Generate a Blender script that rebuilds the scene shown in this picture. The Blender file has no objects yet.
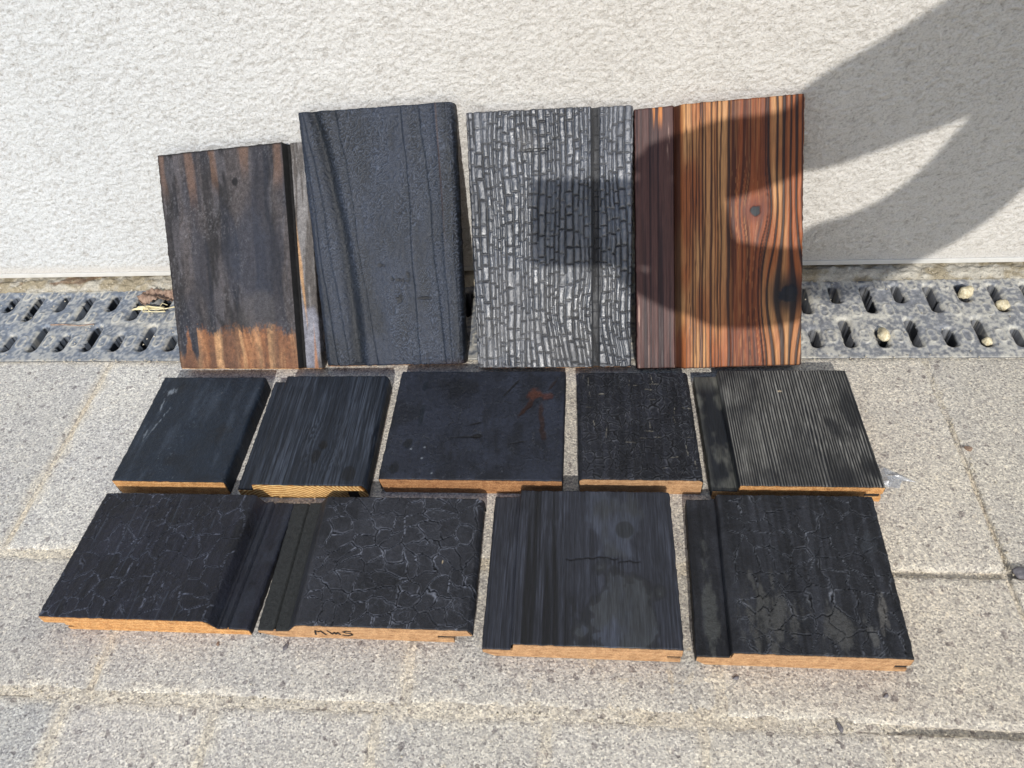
import bpy, bmesh, math, random
import numpy as np
from mathutils import Vector, Matrix
R = math.radians
S = bpy.context.scene
COL = S.collection
rng = np.random.RandomState(7)
random.seed(7)

# ------------------------------------------------------------------ camera
F_PX, PITCH, ROLL, YAW = 771.19, R(47.121), R(-6.401), R(8.635)
CAM_H = 0.55
_fw = Vector((0, math.cos(PITCH), -math.sin(PITCH))); _r = Vector((1, 0, 0)); _u = _r.cross(_fw)
_r2 = _r * math.cos(ROLL) + _u * math.sin(ROLL); _u2 = -_r * math.sin(ROLL) + _u * math.cos(ROLL)
_Rz = Matrix.Rotation(YAW, 3, 'Z')
CR, CU, CF = _Rz @ _r2, _Rz @ _u2, _Rz @ _fw
cd = bpy.data.cameras.new('camera'); cam = bpy.data.objects.new('camera', cd); COL.objects.link(cam)
m = Matrix((CR, CU, -CF)).transposed().to_4x4(); m.translation = (0, 0, CAM_H)
cam.matrix_world = m
cd.sensor_fit = 'HORIZONTAL'; cd.sensor_width = 36; cd.lens = F_PX / 1024 * 36
cd.clip_start = 0.02; cd.clip_end = 2000
S.camera = cam

# ------------------------------------------------------------------ light
SUN_EL, SUN_AZ = R(33.6), R(-3.8)           # azimuth of travel, from +Y
SD = Vector((math.sin(SUN_AZ) * math.cos(SUN_EL), math.cos(SUN_AZ) * math.cos(SUN_EL), -math.sin(SUN_EL)))
w = bpy.data.worlds.new('World'); S.world = w; w.use_nodes = True
nt = w.node_tree; nt.nodes.clear()
sky = nt.nodes.new('ShaderNodeTexSky'); sky.sky_type = 'NISHITA'; sky.sun_disc = False
sky.sun_elevation = SUN_EL; sky.sun_rotation = math.atan2(-SD.x, -SD.y)
bg = nt.nodes.new('ShaderNodeBackground'); bg.inputs[1].default_value = 0.15
wo = nt.nodes.new('ShaderNodeOutputWorld')
nt.links.new(sky.outputs[0], bg.inputs[0]); nt.links.new(bg.outputs[0], wo.inputs[0])
sl = bpy.data.lights.new('sun', 'SUN'); sl.energy = 3.1; sl.angle = R(0.55); sl.color = (1, .975, .935)
so = bpy.data.objects.new('sun', sl); COL.objects.link(so)
so.rotation_euler = SD.to_track_quat('-Z', 'Y').to_euler(); so.location = (0, -3, 3)
S.view_settings.view_transform = 'Standard'; S.view_settings.look = 'None'
S.view_settings.exposure = 0.12; S.view_settings.gamma = 1

# ------------------------------------------------------------------ helpers
def lin(r, g, b):
    f = lambda c: (c / 255 / 12.92) if c / 255 <= .04045 else ((c / 255 + .055) / 1.055) ** 2.4
    return np.array([f(r), f(g), f(b)])

def hsh(ix, iy, seed):
    ix = ix.astype(np.int64); iy = iy.astype(np.int64)
    n = (ix * 374761393 + iy * 668265263 + seed * 974634777) & 0xffffffff
    n = ((n ^ (n >> 13)) * 1274126177) & 0xffffffff
    n = ((n ^ (n >> 16)) * 2246822519) & 0xffffffff
    return ((n ^ (n >> 15)) & 0xffffff) / float(0x1000000)

def vn(x, y, seed=0):
    ix = np.floor(x); iy = np.floor(y); fx = x - ix; fy = y - iy
    fx = fx * fx * fx * (fx * (fx * 6 - 15) + 10); fy = fy * fy * fy * (fy * (fy * 6 - 15) + 10)
    a = hsh(ix, iy, seed); b = hsh(ix + 1, iy, seed); c = hsh(ix, iy + 1, seed); d = hsh(ix + 1, iy + 1, seed)
    return a + (b - a) * fx + (c - a) * fy + (a - b - c + d) * fx * fy

def fbm(x, y, seed=0, o=4, g=.5):
    s = 0; a = 1; t = 0
    for i in range(o):
        s = s + a * vn(x * 2 ** i + 17.3 * i, y * 2 ** i - 9.1 * i, seed + i * 13); t += a; a *= g
    return s / t

def voro(x, y, seed=0, jit=.85):
    """distance to the nearest cell edge, two random numbers per cell, offset from the cell centre"""
    ix = np.floor(x); iy = np.floor(y); P_ = []
    for oy in (-1, 0, 1):
        for ox in (-1, 0, 1):
            cx = ix + ox; cy = iy + oy
            P_.append((cx + .5 + (hsh(cx, cy, seed) - .5) * jit, cy + .5 + (hsh(cx, cy, seed + 5) - .5) * jit, cx, cy))
    D = np.stack([np.hypot(x - p[0], y - p[1]) for p in P_]); k = D.argmin(0)
    take = lambda j: np.take_along_axis(np.stack([p[j] for p in P_]), k[None], 0)[0]
    qx, qy, cx, cy = take(0), take(1), take(2), take(3)
    e = np.full(x.shape, 9.); d1 = D.min(0)
    for i, p in enumerate(P_):
        s_ = np.hypot(p[0] - qx, p[1] - qy); ok = s_ > 1e-6
        e = np.where(ok, np.minimum(e, (D[i] ** 2 - d1 ** 2) / (2 * np.where(ok, s_, 1))), e)
    return e, hsh(cx, cy, seed + 11), hsh(cx, cy, seed + 23), x - qx, y - qy

def sst(a, b, x):
    t = np.clip((x - a) / (b - a), 0, 1); return t * t * (3 - 2 * t)
def mix(a, b, t):
    t = np.asarray(t)[..., None] if np.ndim(t) else t
    return a * (1 - t) + b * t
def blob(x, y, cx, cy, rx, ry, ang=0.):
    c, s = math.cos(ang), math.sin(ang); dx = x - cx; dy = y - cy
    return np.sqrt(((dx * c + dy * s) / rx) ** 2 + ((-dx * s + dy * c) / ry) ** 2)

def link(me_or_none, name, parent=None, mat=None):
    o = bpy.data.objects.new(name, me_or_none); COL.objects.link(o)
    if parent is not None: o.parent = parent
    if mat is not None: o.data.materials.append(mat)
    return o
def tag(o, label=None, cat=None, group=None, kind=None):
    if label: o['label'] = label
    if cat: o['category'] = cat
    if group: o['group'] = group
    if kind: o['kind'] = kind
    return o

def np_mesh(name, V, Fq, col=None, rgh=None, smooth=True):
    """V (n,3), Fq (k,4) quads"""
    me = bpy.data.meshes.new(name); n = len(V); k = len(Fq)
    me.vertices.add(n); me.vertices.foreach_set('co', np.ascontiguousarray(V, dtype=np.float32).ravel())
    me.loops.add(k * 4); me.loops.foreach_set('vertex_index', np.ascontiguousarray(Fq, dtype=np.int32).ravel())
    me.polygons.add(k); me.polygons.foreach_set('loop_start', np.arange(k, dtype=np.int32) * 4)
    me.polygons.foreach_set('use_smooth', np.full(k, smooth, dtype=bool))
    me.update(calc_edges=True)
    if col is not None:
        a = me.attributes.new('tint', 'FLOAT_COLOR', 'POINT')
        a.data.foreach_set('color', np.concatenate([col, np.ones((n, 1))], 1).astype(np.float32).ravel())
    if rgh is not None:
        a = me.attributes.new('gloss', 'FLOAT', 'POINT'); a.data.foreach_set('value', rgh.astype(np.float32).ravel())
    return me

def grid_faces(ny, nx, mask=None, off=0):
    i = np.arange(ny * nx).reshape(ny, nx) + off
    q = np.stack([i[:-1, :-1], i[:-1, 1:], i[1:, 1:], i[1:, :-1]], -1)
    if mask is not None: return q[mask]
    return q.reshape(-1, 4)

def bm_obj(name, bm, mat, parent=None, smooth=False):
    me = bpy.data.meshes.new(name); bm.normal_update(); bm.to_mesh(me); bm.free()
    if smooth:
        for p in me.polygons: p.use_smooth = True
    return link(me, name, parent, mat)

def box_bm(x0, x1, y0, y1, z0, z1, bev=0, seg=2):
    bm = bmesh.new(); bmesh.ops.create_cube(bm, size=1)
    for v in bm.verts:
        v.co = Vector((x0 + (v.co.x + .5) * (x1 - x0), y0 + (v.co.y + .5) * (y1 - y0), z0 + (v.co.z + .5) * (z1 - z0)))
    if bev: bmesh.ops.bevel(bm, geom=bm.edges[:], offset=bev, segments=seg, affect='EDGES', profile=.6)
    return bm

# ------------------------------------------------------------------ materials
def new_mat(name):
    mt = bpy.data.materials.new(name); mt.use_nodes = True; t = mt.node_tree; t.nodes.clear()
    o = t.nodes.new('ShaderNodeOutputMaterial'); b = t.nodes.new('ShaderNodeBsdfPrincipled')
    t.links.new(b.outputs[0], o.inputs[0]); return mt, t, b
def nd(t, kind, **kw):
    n = t.nodes.new(kind)
    for k, v in kw.items():
        if k.startswith('i_'): n.inputs[k[2:].replace('_', ' ')].default_value = v
        else: setattr(n, k, v)
    return n
def ramp(t, fac, stops):
    r = t.nodes.new('ShaderNodeValToRGB'); e = r.color_ramp.elements
    while len(e) < len(stops): e.new(.5)
    for q, (p, c) in zip(e, stops): q.position = p; q.color = (*c, 1) if len(c) == 3 else c
    t.links.new(fac, r.inputs[0]); return r
def mul(t, a, b, fac=1., mode='MULTIPLY'):
    n = t.nodes.new('ShaderNodeMix'); n.data_type = 'RGBA'; n.blend_type = mode; n.inputs[0].default_value = fac
    t.links.new(a, n.inputs[6]); t.links.new(b, n.inputs[7]); return n.outputs[2]
def coords(t, scale=(1, 1, 1), obj=True):
    c = t.nodes.new('ShaderNodeTexCoord'); mp = t.nodes.new('ShaderNodeMapping'); mp.inputs['Scale'].default_value = scale
    t.links.new(c.outputs['Object'], mp.inputs[0]); return mp.outputs[0]
def noise(t, vec, scale, detail=4, rough=.55):
    n = t.nodes.new('ShaderNodeTexNoise'); n.inputs['Scale'].default_value = scale; n.inputs['Detail'].default_value = detail
    n.inputs['Roughness'].default_value = rough; t.links.new(vec, n.inputs['Vector']); return n.outputs['Fac']
def bump(t, b, h, dist, strength=1., prev=None):
    n = t.nodes.new('ShaderNodeBump'); n.inputs['Distance'].default_value = dist; n.inputs['Strength'].default_value = strength
    t.links.new(h, n.inputs['Height'])
    if prev is not None: t.links.new(prev, n.inputs['Normal'])
    t.links.new(n.outputs[0], b.inputs['Normal']); return n.outputs[0]

def mat_tint(name, fine=1500, fine_amp=.00008, var=.35, spec=.5, stretch=(1, 1, 1), coat=0, sheen=0):
    """vertex tint x fine procedural variation, roughness from 'gloss'"""
    mt, t, b = new_mat(name)
    a = nd(t, 'ShaderNodeAttribute', attribute_name='tint'); g = nd(t, 'ShaderNodeAttribute', attribute_name='gloss')
    v = coords(t, stretch)
    n = noise(t, v, fine, 3); n2 = noise(t, v, fine * .22, 4)
    r = ramp(t, n, [(.25, (1 - var,) * 3), (.75, (1 + var * .0 + 0,) * 3)])
    r2 = ramp(t, n2, [(.3, (1 - var * .6,) * 3), (.7, (1,) * 3)])
    c = mul(t, a.outputs['Color'], r.outputs[0]); c = mul(t, c, r2.outputs[0])
    t.links.new(c, b.inputs['Base Color']); t.links.new(g.outputs['Fac'], b.inputs['Roughness'])
    b.inputs['Specular IOR Level'].default_value = spec
    if coat: b.inputs['Coat Weight'].default_value = coat; b.inputs['Coat Roughness'].default_value = .25
    p = bump(t, b, n, fine_amp); bump(t, b, n2, fine_amp * 3, 1, p)
    return mt

M = {}
M['char'] = mat_tint('charred_wood', 1300, .00028, .5, .27)
M['char_grain'] = mat_tint('brushed_charred_wood', 1100, .00030, .6, .30, (1, .07, 1))
M['silver_char'] = mat_tint('silvery_char', 1300, .00025, .4, 1.)
M['stained'] = mat_tint('stained_brushed_wood', 1100, .00016, .42, .3, (1, .06, .06))
M['weathered'] = mat_tint('weathered_scorched_wood', 1100, .00030, .6, .3)
M['grate'] = mat_tint('dusty_grate_plastic', 1100, .00012, .3, .4)
M['sand'] = mat_tint('joint_sand_tint', 900, .0008, .35, .2)

def mat_pine(name, light, dark, rings=False, scl=1.):
    mt, t, b = new_mat(name); v = coords(t, (1, 1, 1))
    mp = t.nodes.new('ShaderNodeMapping'); mp.inputs['Location'].default_value = (.02, 0, .03); t.links.new(v, mp.inputs[0])
    wv = nd(t, 'ShaderNodeTexWave', wave_type='RINGS' if rings else 'BANDS', bands_direction='Z' if not rings else 'X')
    if rings: wv.rings_direction = 'Y'
    wv.inputs['Scale'].default_value = (110 if rings else 60) * scl; wv.inputs['Distortion'].default_value = 2.5 if rings else 9
    wv.inputs['Detail'].default_value = 2; wv.inputs['Detail Scale'].default_value = 1.2 if rings else 12
    t.links.new(mp.outputs[0], wv.inputs['Vector'])
    r = ramp(t, wv.outputs['Fac'], [(.1, tuple(light)), (.9, tuple(dark))])
    n = noise(t, coords(t, (1, .1, 2)), 140, 5); r2 = ramp(t, n, [(.3, (.62, .56, .5)), (.62, (1, 1, 1))])
    n3 = noise(t, v, 900, 2); r3 = ramp(t, n3, [(.3, (.78,) * 3), (.6, (1,) * 3)])
    c = mul(t, r.outputs[0], r2.outputs[0]); c = mul(t, c, r3.outputs[0])
    n4 = noise(t, coords(t, (1, 1, 2.5)), 75, 6, .7); r4 = ramp(t, n4, [(.32, (.55, .50, .46)), (.44, (.94, .93, .92)), (.6, (1, 1, 1))]); c = mul(t, c, r4.outputs[0])
    t.links.new(c, b.inputs['Base Color']); b.inputs['Roughness'].default_value = .75
    bump(t, b, n3, .0002); return mt
M['pine'] = mat_pine('cut_pine_end', lin(226, 178, 118), lin(196, 136, 76))
M['pine_rings'] = mat_pine('cut_pine_rings', lin(240, 205, 140), lin(176, 118, 52), True)
M['larch'] = mat_pine('cut_larch_end', lin(204, 164, 120), lin(184, 140, 98))
M['dark_larch'] = mat_pine('aged_larch_end', lin(190, 142, 96), lin(160, 110, 68))

M['char_sheen'] = mat_tint('sheened_char', 1300, .00026, .45, .42)
M['silver_char'].node_tree.nodes['Principled BSDF'].inputs['IOR'].default_value = 1.62
# stucco
def mat_stucco(disp):
    mt, t, b = new_mat('stucco_wall' + ('_relief' if disp else '')); v = coords(t, (1, 1, 1.25))
    n = noise(t, v, 520, 4, .6); n1 = noise(t, v, 1300, 3, .6); n2 = noise(t, v, 4.5, 4)
    wv = t.nodes.new('ShaderNodeVectorMath'); wv.operation = 'MULTIPLY_ADD'
    nn = t.nodes.new('ShaderNodeTexNoise'); nn.inputs['Scale'].default_value = 120; t.links.new(v, nn.inputs['Vector'])
    t.links.new(nn.outputs['Color'], wv.inputs[0]); wv.inputs[1].default_value = (.008, .008, .008); t.links.new(v, wv.inputs[2])
    vo = nd(t, 'ShaderNodeTexVoronoi', feature='DISTANCE_TO_EDGE'); vo.inputs['Scale'].default_value = 170; t.links.new(wv.outputs[0], vo.inputs['Vector'])
    base = ramp(t, n2, [(.3, tuple(lin(216, 214, 209))), (.7, tuple(lin(220, 218, 213)))])
    r = ramp(t, n, [(.30, (.66, .64, .62)), (.45, (.93, .925, .92)), (.6, (1, 1, 1))])
    c = mul(t, base.outputs[0], r.outputs[0])
    if disp:
        a = nd(t, 'ShaderNodeAttribute', attribute_name='tint'); c = mul(t, c, a.outputs['Color'])
    t.links.new(c, b.inputs['Base Color']); b.inputs['Roughness'].default_value = .9; b.inputs['Specular IOR Level'].default_value = .25
    p = bump(t, b, n, .0016, 1); p = bump(t, b, n1, .0006, 1, p)
    return mt
M['stucco'] = mat_stucco(False); M['stucco_relief'] = mat_stucco(True)

def mat_paving():
    mt, t, b = new_mat('granular_paving'); v = coords(t)
    oi = nd(t, 'ShaderNodeObjectInfo')
    a = nd(t, 'ShaderNodeAttribute', attribute_name='tint')
    vo = nd(t, 'ShaderNodeTexVoronoi'); vo.inputs['Scale'].default_value = 760; t.links.new(v, vo.inputs['Vector'])
    sp = nd(t, 'ShaderNodeSeparateColor'); t.links.new(vo.outputs['Color'], sp.inputs[0])
    r = ramp(t, sp.outputs[0], [(0, tuple(lin(150, 147, 145))), (.12, tuple(lin(178, 175, 172))), (.5, tuple(lin(205, 202, 196))), (.82, tuple(lin(226, 222, 213))), (1, tuple(lin(244, 241, 232)))])
    vo2 = nd(t, 'ShaderNodeTexVoronoi'); vo2.inputs['Scale'].default_value = 300; t.links.new(v, vo2.inputs['Vector'])
    sp2 = nd(t, 'ShaderNodeSeparateColor'); t.links.new(vo2.outputs['Color'], sp2.inputs[0])
    r2 = ramp(t, sp2.outputs[1], [(0, (.5, .48, .49)), (.02, (.65, .63, .65)), (.035, (.95, .95, .95)), (.9, (1, 1, 1)), (1, (1.12, 1.1, 1.06))])
    n = noise(t, v, 14, 5); r3 = ramp(t, n, [(.3, (.86, .86, .88)), (.7, (1.0, .99, .97))])
    n5 = noise(t, v, 620, 5, .75); r5 = ramp(t, n5, [(.34, (.68, .67, .66)), (.48, (.94, .935, .93)), (.68, (1.08, 1.08, 1.08))])
    c = mul(t, r.outputs[0], r2.outputs[0]); c = mul(t, c, r3.outputs[0]); c = mul(t, c, r5.outputs[0]); c = mul(t, c, a.outputs['Color'])
    t.links.new(c, b.inputs['Base Color']); b.inputs['Roughness'].default_value = .85; b.inputs['Specular IOR Level'].default_value = .3
    n4 = noise(t, v, 420, 4, .65)
    p = bump(t, b, n4, .0012, 1); p = bump(t, b, n5, .0005, 1, p); return mt
M['paving'] = mat_paving()

def mat_simple(name, c1, c2, scale, rough=.8, bd=.0005, spec=.4):
    mt, t, b = new_mat(name); v = coords(t); n = noise(t, v, scale, 5)
    r = ramp(t, n, [(.3, tuple(c1)), (.7, tuple(c2))]); t.links.new(r.outputs[0], b.inputs['Base Color'])
    b.inputs['Roughness'].default_value = rough; b.inputs['Specular IOR Level'].default_value = spec
    bump(t, b, n, bd); return mt
M['sand_plain'] = mat_simple('sandy_ground', lin(170, 160, 140), lin(205, 196, 176), 300, .9, .001)
M['trim'] = mat_simple('render_bead', lin(196, 194, 188), lin(208, 206, 200), 60, .6, .0002)
M['gutter'] = mat_simple('gutter_inside', lin(38, 40, 44), lin(62, 62, 62), 90, .8, .001)
M['pebble'] = mat_simple('pale_pebble', lin(186, 168, 128), lin(232, 222, 192), 420, .85, .0009)
M['dark_chip'] = mat_simple('dark_stone_chip', lin(82, 80, 84), lin(120, 116, 118), 400, .7, .0003)
M['brown_chip'] = mat_simple('brown_chip_stone', lin(112, 92, 78), lin(150, 126, 106), 400, .8, .0003)
M['leaf'] = mat_simple('dead_leaf', lin(112, 88, 74), lin(176, 150, 130), 260, .8, .0004)
M['straw'] = mat_simple('straw', lin(205, 190, 140), lin(240, 228, 190), 200, .7, .0002)
M['ink'] = mat_simple('marker_ink', (.012, .012, .014), (.02, .02, .022), 500, .5, .00005)
M['notch_black'] = mat_simple('notch_black', (.008, .007, .007), (.03, .022, .018), 700, .8, .0002)
M['phone'] = mat_simple('phone_glass', (.01, .01, .012), (.014, .014, .016), 40, .15, 0)
M['skin'] = mat_simple('skin', lin(196, 148, 122), lin(212, 166, 140), 60, .5, .0002)
M['hair'] = mat_simple('hair', (.02, .013, .008), (.05, .03, .02), 200, .5, .002)
M['jacket'] = mat_simple('jacket_cloth', (.03, .04, .06), (.045, .055, .08), 400, .8, .0006)
M['trousers'] = mat_simple('denim', (.04, .06, .11), (.06, .085, .15), 500, .8, .0005)
M['shoe'] = mat_simple('shoe_leather', (.03, .02, .015), (.05, .035, .025), 100, .5, .0003)
mt, t, b = new_mat('clear_film'); b.inputs['Base Color'].default_value = (.34, .38, .44, 1); b.inputs['Roughness'].default_value = .22
b.inputs['Alpha'].default_value = .42; n = noise(t, coords(t), 160, 3); bump(t, b, n, .0008); M['film'] = mt

# ------------------------------------------------------------------ ground, joints, channel
def quad_obj(name, x0, x1, y0, y1, z, mat):
    V = np.array([[x0, y0, z], [x1, y0, z], [x1, y1, z], [x0, y1, z]], float)
    return link(np_mesh(name, V, np.array([[0, 1, 2, 3]]), smooth=False), name, None, mat)
DY0, DY1, WALL = .5385, .656, .675
tag(quad_obj('ground', -300, 300, -300, 300, -.052, M['sand_plain']), kind='structure')

def heightfield(name, xs, ys, zf, mat, parent=None, colf=None, kind=None):
    X, Y = np.meshgrid(xs, ys); Z = zf(X, Y); V = np.stack([X, Y, Z], -1).reshape(-1, 3)
    c = colf(X, Y, Z).reshape(-1, 3) if colf else None
    o = link(np_mesh(name, V, grid_faces(len(ys), len(xs)), c, np.full(len(V), .9)), name, parent, mat)
    if kind: o['kind'] = kind
    return o

# paving slabs, each its own part
rows = [(.313, .5375, [-1.44, -1.206, -.972, -.738, -.504, -.27, -.003, .314, .548, .782, 1.016, 1.25]),
        (.1965, .3065, [-1.4, -1.08, -.845, -.609, -.371, -.133, .09, .311, .43, .66, .9, 1.25]),
        (.0765, .190, [-1.4, -1.08, -.85, -.735, -.618, -.501, -.385, -.270, -.151, -.03, .075, .193, .31, .55, .78, 1.02, 1.25])]
y = .070
ri = random.Random(3)
k = 0
while y > -1.15:
    d = [.2245, .110, .1135][k % 3]; k += 1
    xs = [-1.44]
    while xs[-1] < 1.2: xs.append(xs[-1] + ri.choice([.117, .234, .234, .351]))
    rows.append((y - d, y, xs)); y -= d + .0065
paving = tag(link(None, 'paving'), kind='structure')
JW = .0046
def slab(x0, x1, y0, y1, fine, seed):
    st = .0035 if fine else .02
    def ax(a, b):
        n = max(3, int((b - a) / st)); c = np.linspace(a + .003, b - .003, n)
        return np.concatenate([[a, a, a + .0008, a + .002], c, [b - .002, b - .0008, b, b]])
    xs, ys = ax(x0, x1), ax(y0, y1); X, Y = np.meshgrid(xs, ys)
    dx = np.minimum(X - x0, x1 - X); dy = np.minimum(Y - y0, y1 - Y); d = np.minimum(dx, dy)
    nz = fbm(X * 90, Y * 90, seed, 3); n2 = fbm(X * 260, Y * 260, seed + 3, 2)
    Z = -.0010 * (1 - sst(0, .0035, d + (nz - .5) * .003)) + (nz - .5) * .0005 + (n2 - .5) * .0003
    r = random.Random(seed); Z += r.uniform(-.0004, .0004) + (X - x0) * r.uniform(-.002, .002) + (Y - y0) * r.uniform(-.003, .003)
    # ragged outline
    wob = (fbm(X * 130, Y * 130, seed + 7, 3) - .5) * .0016
    X2 = X + np.where(dx < .003, wob, 0); Y2 = Y + np.where(dy < .003, wob, 0)
    for sl_ in (np.s_[0, :], np.s_[-1, :], np.s_[:, 0], np.s_[:, -1]): Z[sl_] = -.03
    e = 1 - sst(.000, .009, d + (fbm(X * 60, Y * 60, seed + 9, 3) - .5) * .012)
    tone = r.uniform(.92, 1.06); warm = r.uniform(-.02, .02)
    big = fbm(X * 9, Y * 9, 40, 4)
    lr = sst(-.45, .35, X)                                    # cooler left, warmer right: camera colour cast put into the slabs
    base = np.array([.985, 1.0, 1.02]) * (1 - lr[..., None]) + np.array([1.06, 1.02, .95]) * lr[..., None]
    c = np.array([1.0, .985, .955]) * base * (tone * (.90 + .16 * big))[..., None] * np.array([1 + warm, 1, 1 - warm])
    c = mix(c, np.array([1.15, 1.10, .99]), e * .75)
    V = np.stack([X2, Y2, Z], -1).reshape(-1, 3)
    link(np_mesh('paving_slab', V, grid_faces(len(ys), len(xs)), c.reshape(-1, 3)), 'paving_slab', paving, M['paving'])
sd = 100
for (y0, y1, xs) in rows:
    for a, b_ in zip(xs[:-1], xs[1:]):
        sd += 1
        fine = y1 > 0 and b_ > -.75 and a < .6
        if y1 < -.3 and (a < -1.3 or a > 1.1): continue
        slab(a + JW / 2, b_ - JW / 2, y0, y1, fine, sd)
def jz(X, Y):
    n = fbm(X * 160, Y * 160, 5, 3)
    deep = sst(.17, .24, X) * (1 - sst(.35, .5, Y)) * sst(.1, .16, Y)
    return -.0007 + (n - .5) * .0010 - deep * .0040
def jc(X, Y, Z):
    n = fbm(X * 70, Y * 70, 6, 4)[..., None]; m_ = fbm(X * 18, Y * 18, 66, 3)[..., None]
    c = np.array([1.16, 1.10, .98]) * (1 - n) + np.array([1.0, .94, .82]) * n
    return mix(c, np.array([1.0, .86, .66]), sst(.6, .75, m_[..., 0]) * .35)
heightfield('joint_sand', np.linspace(-.8, .65, 580), np.linspace(0, .5385, 215), jz, M['paving'], paving, jc, 'stuff')
quad_obj('bedding', -1.5, 1.3, -1.2, .5385, -.0105, M['sand_plain']).parent = paving

# mortar strip between grate and wall
def mz(X, Y):
    f = sst(DY1 - .003, DY1 + .006, Y)
    return -.0014 + f * .0018 + (fbm(X * 120, Y * 120, 9, 4) - .5) * .006 - .001 * sst(.670, .675, Y)
def mc(X, Y, Z):
    n = fbm(X * 60, Y * 60, 12, 4); m_ = fbm(X * 35, Y * 60, 14, 3)
    c = mix(lin(222, 214, 196), lin(190, 176, 148), sst(.4, .65, n))
    return mix(c, lin(150, 120, 94), sst(.70, .80, m_) * .8 * sst(.662, .668, Y))
heightfield('mortar_strip', np.linspace(-1.4, 1.2, 1500), np.linspace(DY1 - .004, WALL + .03, 40), mz, M['sand'], None, mc, 'structure')
# channel trough under the grate
bm = bmesh.new()
vs = [bm.verts.new(p) for p in ((-1.4, DY0 + .001, -.004), (-1.4, DY0 + .004, -.045), (-1.4, DY1 - .004, -.045), (-1.4, DY1 - .001, -.004))]
ve = [bm.verts.new((1.2, v.co.y, v.co.z)) for v in vs]
for i in range(3): bm.faces.new((vs[i], vs[i + 1], ve[i + 1], ve[i]))
tag(bm_obj('drain_channel', bm, M['gutter']), kind='structure')

# grates
def grate(x0, x1, ph, seed, label, step):
    """ph: x of one slot that is long in the front row"""
    xs = np.arange(x0 + .0006, x1 - .0006, step); ys = np.arange(DY0 + .0008, DY1 - .0006, min(step, .0011)); X, Y = np.meshgrid(xs, ys)
    P = .0317
    k_ = np.round((X - ph) / P); dx = X - ph - k_ * P; par = (k_.astype(int) % 2 == 0)
    wob = (fbm(X * 120, Y * 120, seed, 2) - .5) * .0006
    def slotd(dx, yc, L, hw):
        q = np.maximum(np.abs(Y - yc) - (L / 2 - hw), 0); return np.hypot(dx, q) - hw
    fL = slotd(dx, .5755, .0385, .0045); fS = slotd(dx, .5685, .0245, .0045)
    bL = slotd(dx, .6255, .040, .0045); bS = slotd(dx, .6335, .0255, .0045)
    d = np.where(par, np.minimum(fL, bS), np.minimum(fS, bL)) + wob
    k2 = np.round((X - ph - P / 2) / P); ex = X - ph - P / 2 - k2 * P
    def ov(yc): 
        q = np.maximum(np.abs(Y - yc) - .0042, 0); return np.hypot(ex, q) - .0042
    o = np.minimum(np.minimum(ov(.5695), ov(.6075)), ov(.6470))
    n = fbm(X * 120, Y * 120, seed + 3, 4); nb = fbm(X * 35, Y * 35, seed + 4, 4)
    Z = -.0012 + (n - .5) * .0009
    Z += .0011 * np.exp(-(o / .0008) ** 2) + .0002 * (o < 0)                 # raised oval rims
    Z -= .0030 * (1 - sst(.0, .0042, d)) ** 1.5 * (d > 0)
    Z = np.where(d <= 0, -.024, Z)
    Z -= .001 * (1 - sst(0, .004, np.minimum(X - x0, x1 - X)))
    gy, gx = np.gradient(d, ys, xs); gl_ = np.hypot(gx, gy) + 1e-6; h2 = step * .9
    snap = np.abs(d) < h2; X0, Y0 = X, Y
    X = X - np.where(snap, d * gx / gl_ ** 2, 0); Y = Y - np.where(snap, d * gy / gl_ ** 2, 0)
    Z = np.where(snap, -.0042, Z)
    Z[0, :] = -.02; Z[:, 0] = -.02; Z[:, -1] = -.02; Z[-1, :] = -.003
    gapy = (Y > .590) & (Y < .604)
    lr = sst(-.4, .2, X)
    nd_ = fbm(X * 380, Y * 330, seed + 6, 3); rimd = np.exp(-((d - .0012) / .0012) ** 2) * sst(.35, .6, n) * .5
    dust = .75 * np.exp(-(o / .0008) ** 2) * (.5 + nd_) + sst(.42, .62, n * .22 + nb * .22 + nd_ * .56) * .78 * (.6 + .4 * lr) + .45 * (1 - sst(0, .007, Y - DY0)) * nb * 1.5
    dust += .35 * np.exp(-((Y - .5965) / .004) ** 2) * sst(.4, .6, nb)
    dust += .7 * sst(DY1 - .006, DY1 - .001, Y + (n - .5) * .012)
    dust = np.clip(dust + rimd, 0, 1) * (d > 0)
    base = mix(lin(128, 137, 150), lin(150, 152, 156), lr)
    c = mix(base * (.55 + .9 * nd_)[..., None], lin(222, 217, 202), dust)
    c = np.where((d < -h2)[..., None], lin(30, 32, 38) + 0 * c, np.where(snap[..., None], c * .45, c))  # slot floors and walls darkened in the colour to deepen their shade
    ob = link(np_mesh('drain_grate', np.stack([X, Y, Z], -1).reshape(-1, 3), grid_faces(*X.shape), c.reshape(-1, 3), (.5 + .4 * dust).ravel()), 'drain_grate', None, M['grate'])
    tag(ob, label, 'drain grate', 'drain grate sections along the wall')
grate(-.80, -.36, -.609, 21, 'bluish grey slotted drain grate section to the left of the scorched brown leaning board', .0011)
grate(-.36, .14, -.609 + .0317 * 8, 22, 'dusty slotted drain grate section behind the four leaning boards', .0020)
grate(.14, .64, .2525, 23, 'grey slotted drain grate section with pale pebbles caught in its slots at the right', .0011)

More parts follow.
